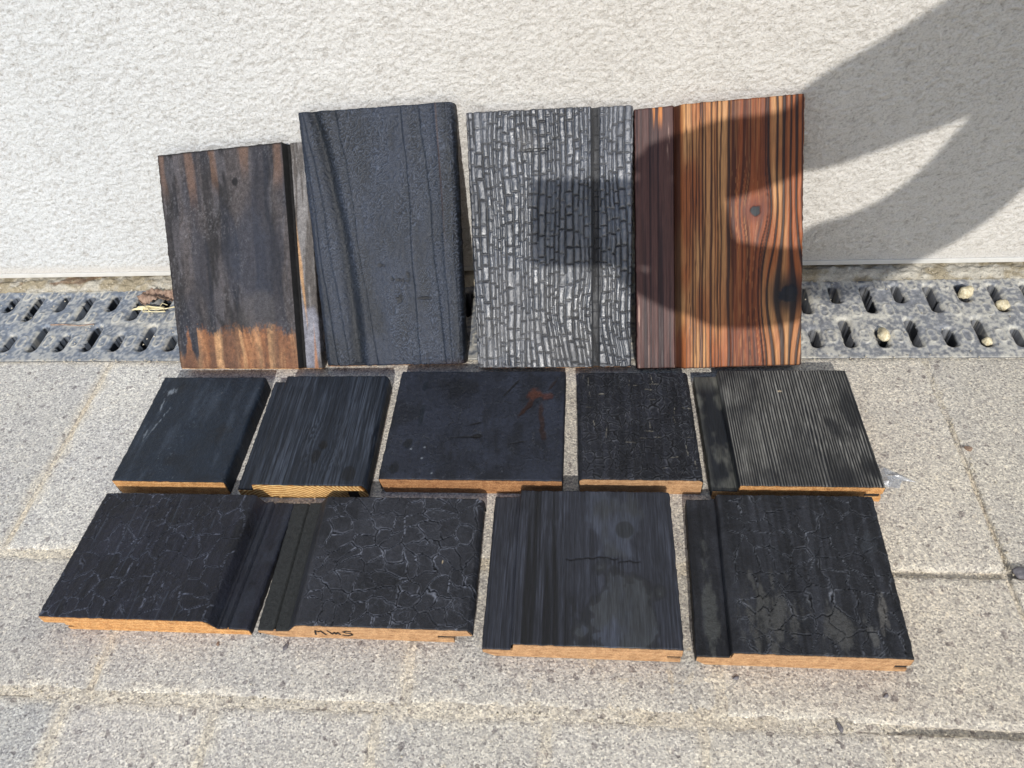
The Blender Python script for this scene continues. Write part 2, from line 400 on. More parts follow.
# ------------------------------------------------------------------ wall
wall = tag(link(None, 'stucco_wall'), 'pale cream rough stucco house wall standing behind the drain', 'wall')
wall.location = (0, WALL, 0)
WB = .0040
def wall_patch():
    xs = np.arange(-.78, .561, .00125); zs = np.arange(WB + .006, .345, .00125)
    X, Z = np.meshgrid(xs, zs)
    wx = X + (fbm(X * 60, Z * 60, 50, 3) - .5) * .012; wz = Z + (fbm(X * 60, Z * 60, 51, 3) - .5) * .008
    ang = .35
    a = wx * math.cos(ang) + wz * math.sin(ang); b2 = -wx * math.sin(ang) + wz * math.cos(ang)
    n1 = fbm(a * 240, b2 * 430, 52, 3, .6); n2 = vn(a * 420, b2 * 560, 53)
    rid = 1 - np.abs(2 * fbm(a * 120, b2 * 260, 54, 4, .6) - 1)
    h_ = .0012 * sst(.25, .75, n1) + .0007 * n2 - .0004 * sst(.90, 1., rid)
    ed = np.minimum(np.minimum(X + .78, .56 - X), np.minimum((Z - WB - .006) * 2, .345 - Z)); h_ *= sst(0, .03, ed)
    Yv = -h_ + .0006 * sst(0, .03, ed) + .0002
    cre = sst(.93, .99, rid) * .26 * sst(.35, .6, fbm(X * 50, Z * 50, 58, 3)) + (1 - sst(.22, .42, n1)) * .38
    big = fbm(X * 5, Z * 5, 57, 4)
    lr = sst(-.55, .1, X)
    c = mix(np.array([.965, 1., 1.045]), np.array([1.02, .99, .955]), lr) * (.97 + .05 * big)[..., None]  # bluish left to warm right: white-balance cast put into the wall colour
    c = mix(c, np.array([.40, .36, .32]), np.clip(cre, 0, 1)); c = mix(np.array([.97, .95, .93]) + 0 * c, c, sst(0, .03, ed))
    V = np.stack([X, Yv, Z], -1).reshape(-1, 3)
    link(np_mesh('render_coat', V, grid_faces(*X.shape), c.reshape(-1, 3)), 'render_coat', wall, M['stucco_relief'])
wall_patch()
# the rest of the wall around the relief patch
for (x0, x1, z0, z1) in ((-6, -.78, WB, 2.7), (.56, 6, WB, 2.7), (-.78, .56, .345, 2.7)):
    bm_obj('render_coat', box_bm(x0, x1, .0004, .25, z0, z1), M['stucco'], wall)
bm_obj('wall_core', box_bm(-.79, .57, .006, .24, WB + .004, .35), M['trim'], wall)
bm_obj('base_bead', box_bm(-.7795, .5595, -.0010, .012, WB, WB + .0058, .0008), M['trim'], wall)
bm_obj('footing', box_bm(-6, 6, .03, .25, -.05, WB - .0005), M['gutter'], wall)

# ------------------------------------------------------------------ boards
class Board:
    def __init__(s, name, label, corners, W, L, t, group):
        """corners: FL, FR, BR, BL of the face plane (world); W, L nominal size; local (u,v,w): across, along, height"""
        s.c = [np.array(p, float) for p in corners]; s.W, s.L, s.t = W, L, t
        n = np.cross(s.c[1] - s.c[0], s.c[3] - s.c[0]); s.n = n / np.linalg.norm(n)
        base = (s.c[0] + s.c[1]) / 2 - s.n * t
        s.root = tag(link(None, name), label, 'wood sample', group); s.root.location = base; s.base = base
    def P(s, u, v, w):
        a = (np.asarray(u) / s.W)[..., None]; b_ = (np.asarray(v) / s.L)[..., None]
        p = (1 - a) * (1 - b_) * s.c[0] + a * (1 - b_) * s.c[1] + a * b_ * s.c[2] + (1 - a) * b_ * s.c[3]
        return p + s.n * (np.asarray(w) - s.t)[..., None] - s.base
    def skin(s, top, styler, mat, step=.0007, low=(.001, .001), split=None, edge_round=.0012, char=.0009, names=('charred_face', 'shiplap_ledge'), side=None):
        """top: [(u,w)...] left to right, heightfield over profile"""
        tu = np.array([p[0] for p in top]); tw = np.array([p[1] for p in top])
        segs = [(tu[0], tu[-1])] if not split else list(zip([tu[0]] + split, split + [tu[-1]]))
        for si, (ua, ub) in enumerate(segs):
            nu = int((ub - ua) / step) + 1; nv = int(s.L / step) + 1
            us = np.linspace(ua, ub, nu); vs_ = np.linspace(0, s.L, nv)
            U, V = np.meshgrid(us, vs_); Wb = np.interp(U, tu, tw)
            disp, col, gl = styler(U, V, Wb)
            disp = np.where(V < .0022, np.maximum(disp, -.0005), disp)
            du = np.minimum(U - tu[0], tu[-1] - U); dv = np.minimum(V, s.L - V)
            ew = (fbm(U * 300, V * 300, 77, 3) - .5) * .0012
            rnd = lambda d, r: -r * (1 - np.sqrt(np.clip(1 - (1 - np.clip(d / r, 0, 1)) ** 2, 0, 1)))
            Wt = Wb + disp + rnd(du + np.abs(ew), edge_round) + rnd(dv + np.abs(ew), edge_round * .6)
            # ragged outer border
            rag = (fbm(U * 180, V * 180, 78, 3) - .5) * .0009
            U2 = U + np.where(du < .0012, rag, 0); V2 = V + np.where(dv < .0012, rag, 0)
            pts = s.P(U2, V2, Wt)
            # skirts: duplicate border rows
            nv_, nu_ = U.shape
            idx = np.arange(nv_ * nu_).reshape(nv_, nu_)
            allV = [pts.reshape(-1, 3)]; F = [grid_faces(nv_, nu_)]; C_ = [col.reshape(-1, 3)]; G = [np.broadcast_to(gl, U.shape).reshape(-1)]
            cnt = nv_ * nu_
            def skirt(ii, uu, vv, ww, flip):
                nonlocal cnt
                k = 5; prev = idx_flat = ii
                topw = ww[0]; 
                for q in range(1, k + 1):
                    f = q / k
                    w_ = topw * (1 - f) + ww[1] * f
                    pp = s.P(uu, vv, w_); allV.append(pp); new = np.arange(len(pp)) + cnt; cnt += len(pp)
                    a0, a1, b0, b1 = prev[:-1], prev[1:], new[:-1], new[1:]
                    F.append(np.stack([a0, b0, b1, a1] if not flip else [a0, a1, b1, b0], -1))
                    C_.append(col.reshape(-1, 3)[ii] * .8); G.append(np.full(len(pp), .7)); prev = new
            skirt(idx[0], U2[0], V2[0], (Wt[0], Wt[0] - char - .0007 * fbm(U[0] * 400, U[0] * 0, 3, 2)), False)
            skirt(idx[-1], U2[-1], V2[-1], (Wt[-1], np.full(nu_, .001)), True)
            if si == 0: skirt(idx[:, 0], U2[:, 0], V2[:, 0], (Wt[:, 0], np.full(nv_, low[0])), True)
            if si == len(segs) - 1: skirt(idx[:, -1], U2[:, -1], V2[:, -1], (Wt[:, -1], np.full(nv_, low[1])), False)
            nm = names[0] if not split else names[si]
            me = np_mesh(nm, np.concatenate(allV), np.concatenate(F), np.concatenate(C_), np.concatenate(G))
            link(me, nm, s.root, mat)
    def core(s, prof, mat, proud=.0004, name='end_grain'):
        """prof: closed cross-section polygon (u,w), counter-clockwise seen from the front"""
        bm = bmesh.new(); rows_ = []; k = len(prof)
        for v, lo in ((-proud, 0), (.0014, 0), (.0016, .0042), (s.L - .0012, .0042)):
            p = s.P(np.array([q[0] for q in prof]), np.full(k, v), np.array([q[1] - (lo if q[1] > .0075 else 0) for q in prof]))
            rows_.append([bm.verts.new(x) for x in p])
        bm.faces.new(rows_[0]); bm.faces.new(rows_[-1][::-1])
        for ra, rb in zip(rows_[:-1], rows_[1:]):
            for i in range(k): bm.faces.new((ra[i], rb[i], rb[(i + 1) % k], ra[(i + 1) % k]))
        bmesh.ops.recalc_face_normals(bm, faces=bm.faces[:])
        return bm_obj(name, bm, mat, s.root)

def dark_notch_fill(b, u0, u1, w0, w1):  # added near-black box that fills a notch so its inside reads dark
    bm = bmesh.new(); vs_ = []
    for v in (.0006, b.L * .98):
        vs_ += [bm.verts.new(tuple(b.P(np.array([u]), np.array([v]), np.array([w_]))[0])) for (u, w_) in ((u0, w0), (u1, w0), (u1, w1), (u0, w1))]
    for f in ((3, 2, 1, 0), (4, 5, 6, 7), (0, 1, 5, 4), (1, 2, 6, 5), (2, 3, 7, 6), (3, 0, 4, 7)): bm.faces.new([vs_[i] for i in f])
    bmesh.ops.recalc_face_normals(bm, faces=bm.faces[:])
    return bm_obj('dark_notch_fill', bm, M['notch_black'], b.root)

SH = .0006   # the raw core stays this far under the char
def shrink(top): return [(u, w - SH - .0004) for u, w in top]

BLK = lin(40, 43, 50) * .72
# ---------- surface styles: each returns displacement, colour, roughness
def st_smooth(seed, scratches=(), base=(33, 43, 56)):
    def f(U, V, W):
        n = fbm(U * 60, V * 40, seed, 4); n2 = fbm(U * 500, V * 200, seed + 2, 3); n3 = fbm(U * 14, V * 12, seed + 5, 3)
        d = (n - .5) * .0003 + (n2 - .5) * .00012
        c = lin(*base) * (.62 + .65 * n + .2 * n3)[..., None]
        c = mix(c, lin(26, 29, 35), sst(.58, .82, fbm(U * 60, V * 45, seed + 9, 5)) * .55); c = mix(c, lin(74, 84, 98), sst(.5, .85, fbm(U * 150, V * 22, seed + 19, 4)) * .45)
        g = .42 + .2 * n
        fl = sst(.86, .9, vn(U * 700, V * 700, seed + 8)) * sst(.55, .7, n)
        c = mix(c, lin(92, 100, 108), fl * .6)
        for (x, y, rx, ry, an) in scratches:
            q = blob(U, V, x, y, rx, ry, an) + (fbm(U * 900, V * 250, seed + 4, 3) - .5) * 2.0
            c = mix(c, lin(150, 160, 170), (1 - sst(.2, 1.1, q)) * .75)
        return d, c, g
    return f
def st_grain(seed, freq=420, amp=.0004, light=(78, 84, 92), dark=(30, 32, 37), gloss=.5, knots=(), patches=(), ks=.5):
    def f(U, V, W):
        u = U + (fbm(U * 12, V * 7, seed, 3) - .5) * .006
        for (kx, ky, kr, _k) in knots:
            e = np.exp(-((U - kx) ** 2 / (2 * (kr * 1.6) ** 2) + (V - ky) ** 2 / (2 * (kr * 3) ** 2))); u = u + (U - kx) * e * -.9
        g1 = .45 * vn(u * freq * 2.2, V * 8 + 3, seed + 3) + .55 * vn(u * freq * 3.7, V * 18, seed + 33); g2 = fbm(u * freq * 4, V * 40, seed + 4, 2)
        s_ = sst(.36, .66, g1); m_ = fbm(U * 55, V * 16, seed + 6, 5, .6)
        d = (s_ - .5) * amp + (g2 - .5) * amp * .5
        c = mix(lin(*dark), lin(*light), np.clip(s_ * ks * (.55 + 1.1 * sst(.3, .7, m_)), 0, 1))
        c = c * (.75 + .5 * g2)[..., None]
        gl = gloss + .2 * (g1 - .5) + .1 * m_
        for (kx, ky, kr, _k) in knots:
            q = blob(U, V, kx, ky, kr, kr * 1.3) + (fbm(U * 200, V * 200, seed + 7, 2) - .5) * .6
            c = mix(c, lin(18, 19, 22), (1 - sst(.6, 1.1, q)) * .9); d = d - .0005 * (1 - sst(.4, 1.1, q))
        for (x, y, rx, ry, an, colr, st_) in patches:
            q = blob(U, V, x, y, rx, ry, an) + (fbm(U * 110, V * 80, seed + 8, 4) - .5) * 1.1
            c = mix(c, lin(*colr), (1 - sst(.75, 1.0, q)) * st_)
        return d, c, gl
    return f
def st_crack(seed, su=11., sv=9., width=.07, depth=.0011, base=(42, 45, 56), rim=(82, 88, 98), strength=1., wear=(), mask=None, split_cols=0, gloss=.45, tilt=.0005, grain=.3):
    """crocodile char: cells su x sv mm"""
    def f(U, V, W):
        wx = (fbm(U * 45, V * 45, seed, 3) - .5) * .016 + (fbm(U * 200, V * 200, seed + 1, 3) - .5) * .0022
        wy = (fbm(U * 45, V * 45, seed + 2, 3) - .5) * .014 + (fbm(U * 200, V * 200, seed + 3, 3) - .5) * .0020
        e, ca, cb, px, py = voro((U + wx) * 1000 / su, (V + wy) * 1000 / sv, seed + 4, 1.0)
        em = e * min(su, sv)                                   # millimetres from the crack
        fade = sst(.22, .5, fbm(U * 50, V * 50, seed + 6, 4) + strength * .3 - .1)
        if mask is not None: fade = fade * mask(U, V)
        side0 = np.abs(py) / (np.hypot(px, py) + 1e-6)
        vis = np.clip(.62 + 1.0 * (fbm(U * 120, V * 120, seed + 16, 3) - .25), 0, 1)
        fade = fade * vis
        wd = width * 10
        ck = (1 - sst(wd * .35, wd * 1.1, em)) * fade
        rimm = sst(wd * .4, wd * .9, em) * (1 - sst(wd * 1.2, wd * 2.7, em)) * fade
        e2, _a, _b, _px, _py = voro((U + wx * 1.2) * 1900 / su, (V + wy * 1.2) * 1900 / sv, seed + 64, 1.0)
        e2 = e2 * min(su, sv) / 1.9
        f2 = fade * sst(.48, .60, fbm(U * 40, V * 40, seed + 66, 3)) * .28
        ck = np.maximum(ck, (1 - sst(wd * .25, wd * .8, e2)) * f2); rimm = np.maximum(rimm, sst(wd * .4, wd, e2) * (1 - sst(wd, wd * 2.3, e2)) * f2 * .8)
        n = fbm(U * 400, V * 130, seed + 7, 3); nb = fbm(U * 35, V * 30, seed + 8, 4)
        side = py / (np.hypot(px, py) + 1e-6)
        d = -depth * ck + rimm * .00035 + (ca - .5) * .00025 * fade + (px * (cb - .5) + py * (ca - .5)) * tilt * fade + (n - .5) * .00018
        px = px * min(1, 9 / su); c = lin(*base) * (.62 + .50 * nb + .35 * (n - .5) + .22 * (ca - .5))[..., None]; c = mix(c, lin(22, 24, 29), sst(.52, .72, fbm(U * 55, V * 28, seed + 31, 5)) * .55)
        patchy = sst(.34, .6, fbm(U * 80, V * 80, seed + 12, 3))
        c = mix(c, lin(*rim), rimm * (.35 + .65 * patchy) * (.35 + .65 * sst(-.5, .4, side)))  # painted highlight: rims lighter on the side that would catch the light
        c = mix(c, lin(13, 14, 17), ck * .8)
        gl = gloss + .22 * nb - .05 * ca
        g1 = fbm((U + wx * .3) * 420, V * 7, seed + 20, 3)
        c = c * (1 - grain * .5 + grain * sst(.35, .65, g1))[..., None]; d = d + (g1 - .5) * .0003 * grain
        for (x, y, rx, ry, an, colr, st_) in wear:
            q = blob(U, V, x, y, rx, ry, an) + (fbm(U * 190, V * 50, seed + 14, 5, .65) - .5) * 2.6
            c = mix(c, lin(*colr), (1 - sst(.45, 1.1, q)) * st_ * (1 - ck))
        return d, c, gl
    return f

def flat_corners(xl, xr, yf, yb, z, skew=0.):
    return [(xl, yf, z), (xr, yf, z), (xr + skew, yb, z), (xl + skew, yb, z)]
GM, GF, GL = 'flat black wood samples in the middle row', 'flat black wood samples in the front row', 'wood samples leaning on the stucco wall'
SP = 'wood_sample'

# --- middle row
W_ = .104; T_ = .0195
B = Board(SP, 'small smooth satin black board with chalky scratches, leftmost of the middle row', flat_corners(-.4225, -.3185, .372, .4965, T_, .0015), W_, .1245, T_, GM)
top = [(0, T_), (W_ - .0018, T_), (W_, T_ - .0015)]
B.skin(top, st_smooth(11, [(.012, .088, .0012, .012, .1), (.017, .066, .0012, .016, -.25), (.014, .105, .006, .004, .3), (.010, .05, .0015, .006, 0)]), M['char'])
B.core([(.002, 0), (W_ - .001, 0), (W_ - .0006, T_ - .002), (.0006, T_ - SH - .0004)], M['pine'])

W_ = .1165; T_ = .020
B = Board(SP, 'narrow black brushed board with dark knot and pale ringed end grain, second in middle row', flat_corners(-.3080, -.1915, .3695, .4975, T_, -.0025), W_, .128, T_, GM)
top = [(0, .0115), (.0138, .0115), (.0150, T_ - .001), (.0165, T_), (W_ - .003, T_), (W_ - .0008, T_ - .003), (W_, T_ - .006)]
B.skin(top, st_grain(31, 650, .00035, (84, 92, 106), (30, 38, 50), .5, [(.070, .043, .0045, 0)], [(.066, .030, .004, .008, 0, (20, 21, 25), .8), (.10, .012, .006, .01, 0, (20, 22, 26), .7)], .42), M['char_grain'], low=(.004, .0035), split=[.0138], names=('shiplap_ledge', 'charred_face'))
B.core([(.001, 0), (.0985, 0), (.0985, .0115), (.1085, .0115), (.1085, .002), (.1135, .002), (.1160, .0045), (.1160, .0075), (W_ - .0022, T_ - .008), (.1115, T_ - .0024), (.0170, T_ - .001), (.0156, T_ - .0015), (.0148, .0105), (.0006, .0105)], M['pine_rings'])
dark_notch_fill(B, .0987, .1083, .0004, .0112)

W_ = .158
def st_C():
    b0 = st_crack(51, 17, 17, .022, .0005, (48, 53, 66), (74, 78, 86), .35, (), None, 0, .40, .0003, .12)
    def f(U, V, W):
        d, c, g = b0(U, V, W)
        n = fbm(U * 150, V * 110, 59, 4) - .5
        # rust coloured bark marks
        for (x, y, rx, ry, an, col_, s_) in ((.131, .096, .0085, .009, .2, (86, 50, 38), .85), (.1430, .095, .0065, .005, 0, (82, 46, 36), .7),
              (.122, .078, .0030, .018, -.55, (46, 27, 23), .95), (.1375, .070, .0030, .020, .1, (50, 34, 31), .85), (.1395, .050, .0036, .010, .3, (48, 33, 31), .85), (.146, .108, .0018, .010, -.5, (38, 28, 26), .8),
              (.108, .105, .0012, .014, -.6, (20, 20, 22), .9), (.070, .046, .022, .0014, .06, (20, 21, 24), .9), (.082, .047, .006, .003, 0, (22, 22, 25), .9), (.077, .061, .009, .0012, .3, (22, 22, 25), .9), (.117, .040, .013, .0009, .22, (22, 23, 26), .9),
              (.028, .075, .0035, .014, 0, (30, 38, 48), .8), (.026, .108, .003, .010, 0, (28, 36, 46), .8), (.020, .040, .004, .006, 0, (22, 26, 32), .8), (.012, .012, .005, .007, 0, (22, 26, 32), .8), (.062, .105, .02, .012, 0, (28, 31, 38), .7)):
            q = blob(U, V, x, y, rx, ry, an) + n * 1.3
            k_ = (1 - sst(.55, 1., q)) * s_; c = mix(c, lin(*col_), k_); d = d - .0005 * k_
        for (x, y) in ((.035, .022), (.046, .006), (.036, .034), (.024, .032)):
            c = mix(c, lin(150, 158, 165), (1 - sst(.0008, .0012, np.hypot(U - x, V - y))) * .7)
        return d, c, g
    return f
B = Board(SP, 'widest middle row board, smooth slate black with rust brown marks near one corner', flat_corners(-.182, -.024, .377, .503, T_), W_, .126, T_, GM)
top = [(0, T_ - .001), (.001, T_), (W_ - .001, T_), (W_, T_ - .001)]
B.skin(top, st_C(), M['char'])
B.core([(.003, 0), (W_ - .001, 0), (W_ - .0006, T_ - .0014), (.0006, T_ - .0014)], M['dark_larch'])

W_ = .1025
B = Board(SP, 'rough black crackled board with thin pale scratches, between the rust-marked and ribbed boards', flat_corners(-.0105, .092, .379, .501, T_, -.003), W_, .122, T_, GM)
top = [(0, T_ - .002), (.003, T_), (W_ - .003, T_), (W_, T_ - .002)]
def st_D():
    b0 = st_crack(71, 5.5, 10, .045, .0009, (44, 46, 54), (92, 94, 100), .8, (), None, 0, .55, .0006, .5)
    def f(U, V, W):
        d, c, g = b0(U, V, W)
        for i in range(26):
            r = random.Random(900 + i); x, y = r.uniform(.006, .098), r.uniform(.006, .118); hz = r.random() < .6
            q = blob(U, V, x, y, (.0045 if hz else .0004), (.0004 if hz else .0060), r.uniform(-.2, .2)) + (fbm(U * 500, V * 500, 75 + i, 2) - .5) * 1.2
            c = mix(c, lin(170, 164, 148), (1 - sst(.4, 1, q)) * r.uniform(.3, .7))
        return d, c, g
    return f
B.skin(top, st_D(), M['char'])
B.core([(.001, 0), (W_ - .001, 0), (W_ - .0006, T_ - .0032), (W_ - .0034, T_ - .0011), (.0034, T_ - .0011), (.0006, T_ - .0032)], M['larch'])

W_ = .1355; T_ = .020
B = Board(SP, 'black board combed into pale grey ribs, dusty ledge on its left, rightmost in middle row', flat_corners(.099, .2345, .3745, .5035, T_, -.0035), W_, .129, T_, GM)
top = [(0, .0115), (.0203, .0115), (.0212, T_), (W_ - .001, T_), (W_, T_ - .0008)]
def st_E():
    b0 = st_grain(91, 560, .0007, (146, 142, 132), (30, 32, 35), .55, (), ((.108, .045, .02, .02, 0, (34, 36, 40), .75), (.075, .03, .016, .035, .1, (36, 38, 42), .8), (.128, .08, .010, .03, 0, (30, 31, 34), .85)), .95)
    def f(U, V, W):
        d, c, g = b0(U, V, W)
        led = U < .0205
        n = fbm(U * 90, V * 50, 95, 4)
        uu = U + (fbm(U * 14, V * 5, 96, 3) - .5) * .005
        ph = uu / .00235 + (fbm(U * 60, V * 3, 97, 2) - .5) * 1.6
        rib = .5 + .5 * np.cos(ph * 2 * np.pi)
        mk = sst(.34, .62, fbm(U * 38 + 2, V * 9, 98, 3) + .22 * np.abs(U - .078) / .05 - .05); mk = mk * (1 - .75 * (1 - sst(.5, 1, blob(U, V, .080, .035, .016, .05))))
        rib2 = sst(.45, .95, rib) * (.35 + .65 * mk) * (.7 + .5 * fbm(U * 300, V * 60, 99, 2))
        c = mix(lin(34, 36, 41), lin(160, 158, 150), np.clip(rib2 * (.35 + 1.2 * sst(.3, .7, fbm(U * 26, V * 20, 89, 4))), 0, 1) * .9) * (.8 + .4 * fbm(U * 500, V * 200, 94, 2))[..., None]
        for (x, y, rx, ry) in ((.128, .080, .009, .028), (.108, .06, .012, .02), (.132, .02, .012, .015)):
            c = mix(c, lin(36, 38, 42), (1 - sst(.5, 1., blob(U, V, x, y, rx, ry) + (n - .5) * 1.2)) * .8)
        d = (rib - .5) * .0006 * (.4 + .6 * mk)
        c2 = mix(lin(36, 40, 46), lin(120, 120, 112), sst(.45, .75, n) * .6 + .5 * sst(.105, .125, V) + .25 * (1 - sst(0, .005, U)))
        c = np.where(led[..., None], c2, c); d = np.where(led, (n - .5) * .0006, d)
        c = mix(c, lin(215, 195, 165), 1 - sst(.5, 1, blob(U, V, .072, .103, .0025, .0012)))
        return d, c, g
    return f
B.skin(top, st_E(), M['char_grain'], split=[.0203], low=(.001, .013), names=('shiplap_ledge', 'ribbed_face'))
B.core([(.001, 0), (W_ - .0005, 0), (W_ - .0005, .006), (.1210, .006), (.1210, .0110), (W_ - .0006, .0110), (W_ - .0006, T_ - .0014), (.0220, T_ - .001), (.0212, .0105), (.0006, .0105)], M['pine'])
dark_notch_fill(B, .1212, W_ - .0022, .0062, .0107)

# --- front row
W_ = .1665; T_ = .0205
B = Board(SP, 'broad black board with hairline cracks and stepped moulding, leftmost of the front row', flat_corners(-.4255, -.2590, .2435, .3580, T_, .0055), W_, .1145, T_, GF)
top = [(0, T_), (.1335, T_), (.1360, T_ - .0015), (.1405, .0092), (.1420, .0086), (.1432, .0104), (.1478, .0104), (.1486, .0072), (.1494, .0072), (.1502, .0098), (.1575, .0094), (.1640, .0090), (.1665, .0072)]
def st_F():
    b0 = st_crack(113, 13, 17, .030, .0007, (38, 40, 51), (112, 118, 134), .55, (), lambda U, V: (U < .136) * 1.0, 0, .42, .0003, .35)
    def f(U, V, W):
        d, c, g = b0(U, V, W)
        ledge_pale = sst(.5, .62, fbm(U * 40, V * 25, 117, 3)) * sst(.125, .15, U)
        c = mix(c, lin(60, 66, 78), ledge_pale * .35)  # patchy paler, bluer tone towards the ledge
        for i in range(9):
            r = random.Random(i); x = .012 + .012 * i
            q = np.abs(U - x - (fbm(V * 30, U * 0, 119 + i, 2) - .5) * .004)
            c = mix(c, lin(82, 90, 104), (1 - sst(.0002, .0007, q)) * .5 * sst(.5, .7, fbm(V * 45, U * 5, 130 + i, 2)))
        return d, c, g
    return f
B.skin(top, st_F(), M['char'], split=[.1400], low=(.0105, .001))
B.core([(.017, 0), (.050, 0), (.051, .0016), (.052, 0), (.088, 0), (.089, .0018), (.090, 0), (.1655, 0), (.1658, .0070), (.1410, .0082), (.1350, T_ - .003), (.1333, T_ - .001), (.0006, T_ - .001), (.0006, .0108), (.0170, .0106), (.0170, .0072), (.0225, .0062), (.0215, .0036), (.0165, .0036)], M['pine'])
dark_notch_fill(B, .0170, .0222, .0036, .0066)
for gx in (.0510, .0890, .1560): dark_notch_fill(B, gx - .0014, gx + .0014, .0003, .0018)

W_ = .1660
B = Board(SP, 'black board with strong crocodile cracking whose raw front edge bears the marker letters MWS', flat_corners(-.2525, -.0865, .2430, .3575, T_, -.0015), W_, .1145, T_, GF)
top = [(0, .0095), (.0125, .0095), (.0134, .0070), (.0140, .0070), (.0148, .0104), (.0240, .0104), (.0318, T_ - .001), (.0335, T_), (.1625, T_), (W_ - .0008, T_ - .003), (W_, T_ - .0055)]
sg0 = st_crack(145, 15, 14, .045, .0015, (54, 56, 63), (138, 143, 156), 1.0, (), lambda U, V: sst(.032, .038, U), 0, .42, .0007, .1)
def sg(U, V, W):
    d, c, g = sg0(U, V, W)
    led = U < .026
    c = np.where(led[..., None], lin(52, 54, 54) * (.75 + .5 * fbm(U * 600, V * 500, 150, 3))[..., None], c)
    c = mix(c, lin(215, 195, 160), 1 - sst(.5, 1, blob(U, V, .138, .055, .0008, .0018)))
    return d, c, np.where(led, .75, g)
B.skin(top, sg, M['char'], split=[.0245], low=(.001, .010), names=('shiplap_ledge', 'cracked_face'))
core = B.core([(.016, 0), (.1508, 0), (.1508, .0060), (.1392, .0060), (.1392, .0105), (.1508, .0105), (.1648, .0120), (W_ - .0012, T_ - .008), (.1622, T_ - .0012), (.0338, T_ - .001), (.0322, T_ - .002), (.0246, .0092), (.0006, .0085), (.0006, .006)], M['larch'])
dark_notch_fill(B, .1394, .1520, .0062, .0103)
# marker letters as thin flat strokes on the cut edge
def strokes(parent, frame, lines, r, mat):
    V, F = [], []
    for ln in lines:
        for (a, b_) in zip(ln[:-1], ln[1:]):
            a = np.array(a); b_ = np.array(b_); dd = (b_ - a); dd = dd / (np.linalg.norm(dd) + 1e-9); q = np.array([-dd[1], dd[0]]) * r
            k = len(V)
            for p in (a - q - dd * r * .7, a + q - dd * r * .7, b_ + q + dd * r * .7, b_ - q + dd * r * .7): V.append(frame(p[0], p[1]))
            F.append((k, k + 1, k + 2, k + 3))
    o = link(np_mesh('marker_lettering', np.array(V), np.array(F), smooth=False), 'marker_lettering', parent, mat); return o
x0 = .0455
def fr_(u, w_):
    return B.P(np.array([u]), np.array([-.0004 - .00025]), np.array([w_]))[0]
ML = [[(0, 0), (.0004, .0032), (.0012, .0068), (.0032, .0050), (.0052, .0066), (.0064, .0034), (.0078, .0002)],
      [(.0105, .0072), (.0122, .0040), (.0132, .0018), (.0155, .0046), (.0160, .0020), (.0180, .0048), (.0192, .0012)],
      [(.0282, .0066), (.0252, .0076), (.0224, .0060), (.0240, .0044), (.0280, .0034), (.0286, .0014), (.0250, -.0004), (.0212, .0006)]]
strokes(core, fr_, [[(x0 + p[0], .0062 + p[1]) for p in l] for l in ML], .00075, M['ink'])

W_ = .1440; T_ = .0205
B = Board(SP, 'black board with straight grain and smooth scraped grey patches, third in the front row', flat_corners(-.0795, .0645, .2340, .3665, T_, -.0010), W_, .1325, T_, GF)
top = [(0, .0105), (.0212, .0110), (.0222, T_ - .0005), (.0232, T_), (W_ - .001, T_), (W_, T_ - .0008)]
def st_H():
    b0 = st_grain(161, 600, .0005, (76, 80, 92), (46, 49, 58), .45, (), (), .45)
    def f(U, V, W):
        d, c, g = b0(U, V, W)
        q = blob(U, V, .100, .018, .030, .040) + (fbm(U * 60, V * 45, 167, 4) - .5) * 1.4 
        q2 = blob(U, V, .098, .105, .025, .035) + (fbm(U * 60, V * 45, 168, 4) - .5) * 1.2
        k_ = np.clip((1 - sst(.75, 1., q)) * (.75 + .5 * fbm(U * 60, V * 40, 178, 3)) + (1 - sst(.7, 1.0, q2)) * .8, 0, 1)
        n = fbm(U * 50, V * 50, 169, 3)
        n6 = fbm(U * 45, V * 22, 177, 5, .6); c = mix(c, mix(lin(76, 82, 96), lin(68, 72, 76), sst(.4, .65, n6)) * (.75 + .5 * n)[..., None], k_ * .8); d = d * (1 - k_ * .7) - k_ * .0003
        k2 = 1 - sst(.8, 1, blob(U, V, .106, .096, .0085, .009) + (n - .5) * .5); c = mix(c, lin(42, 46, 50), k2 * .8)
        cr = 1 - sst(.0003, .0009, np.abs(V - .070 - (fbm(U * 60, U * 0, 171, 3) - .5) * .012 + (U > .1) * .004))
        c = mix(c, lin(18, 18, 21), cr * (U > .06) * (U < .118) * .9); d -= .0006 * cr * (U > .06) * (U < .118)
        k_ = np.clip(k_, 0, 1); ol = sst(.01, .1, sst(.78, .95, q)) * (1 - sst(.5, 1., sst(.85, 1.1, q))); c = mix(c, lin(32, 33, 34), ol * .5)
        grn = (U > .022) & (U < .075); 
        l = (1 - sst(.25, .5, fbm((U + (fbm(U * 20, V * 8, 172, 2) - .5) * .006) * 330, V * 5, 173, 2))) * grn
        c = mix(c, lin(17, 18, 20), l * .8); d -= l * .0005
        return d, c, np.where(k_ > .5, .38, g)
    return f
B.skin(top, st_H(), M['char_grain'], split=[.0214], low=(.001, .0105), names=('shiplap_ledge', 'charred_face'))
B.core([(.009, 0), (W_ - .0012, .0), (W_ - .0012, .0055), (.1330, .0055), (.1330, .0095), (W_ - .0006, .0095), (W_ - .0006, T_ - .0014), (.0238, T_ - .001), (.0225, .0100), (.0006, .0095), (.0006, .006)], M['larch'])
dark_notch_fill(B, .1332, W_ - .0014, .0057, .0093)

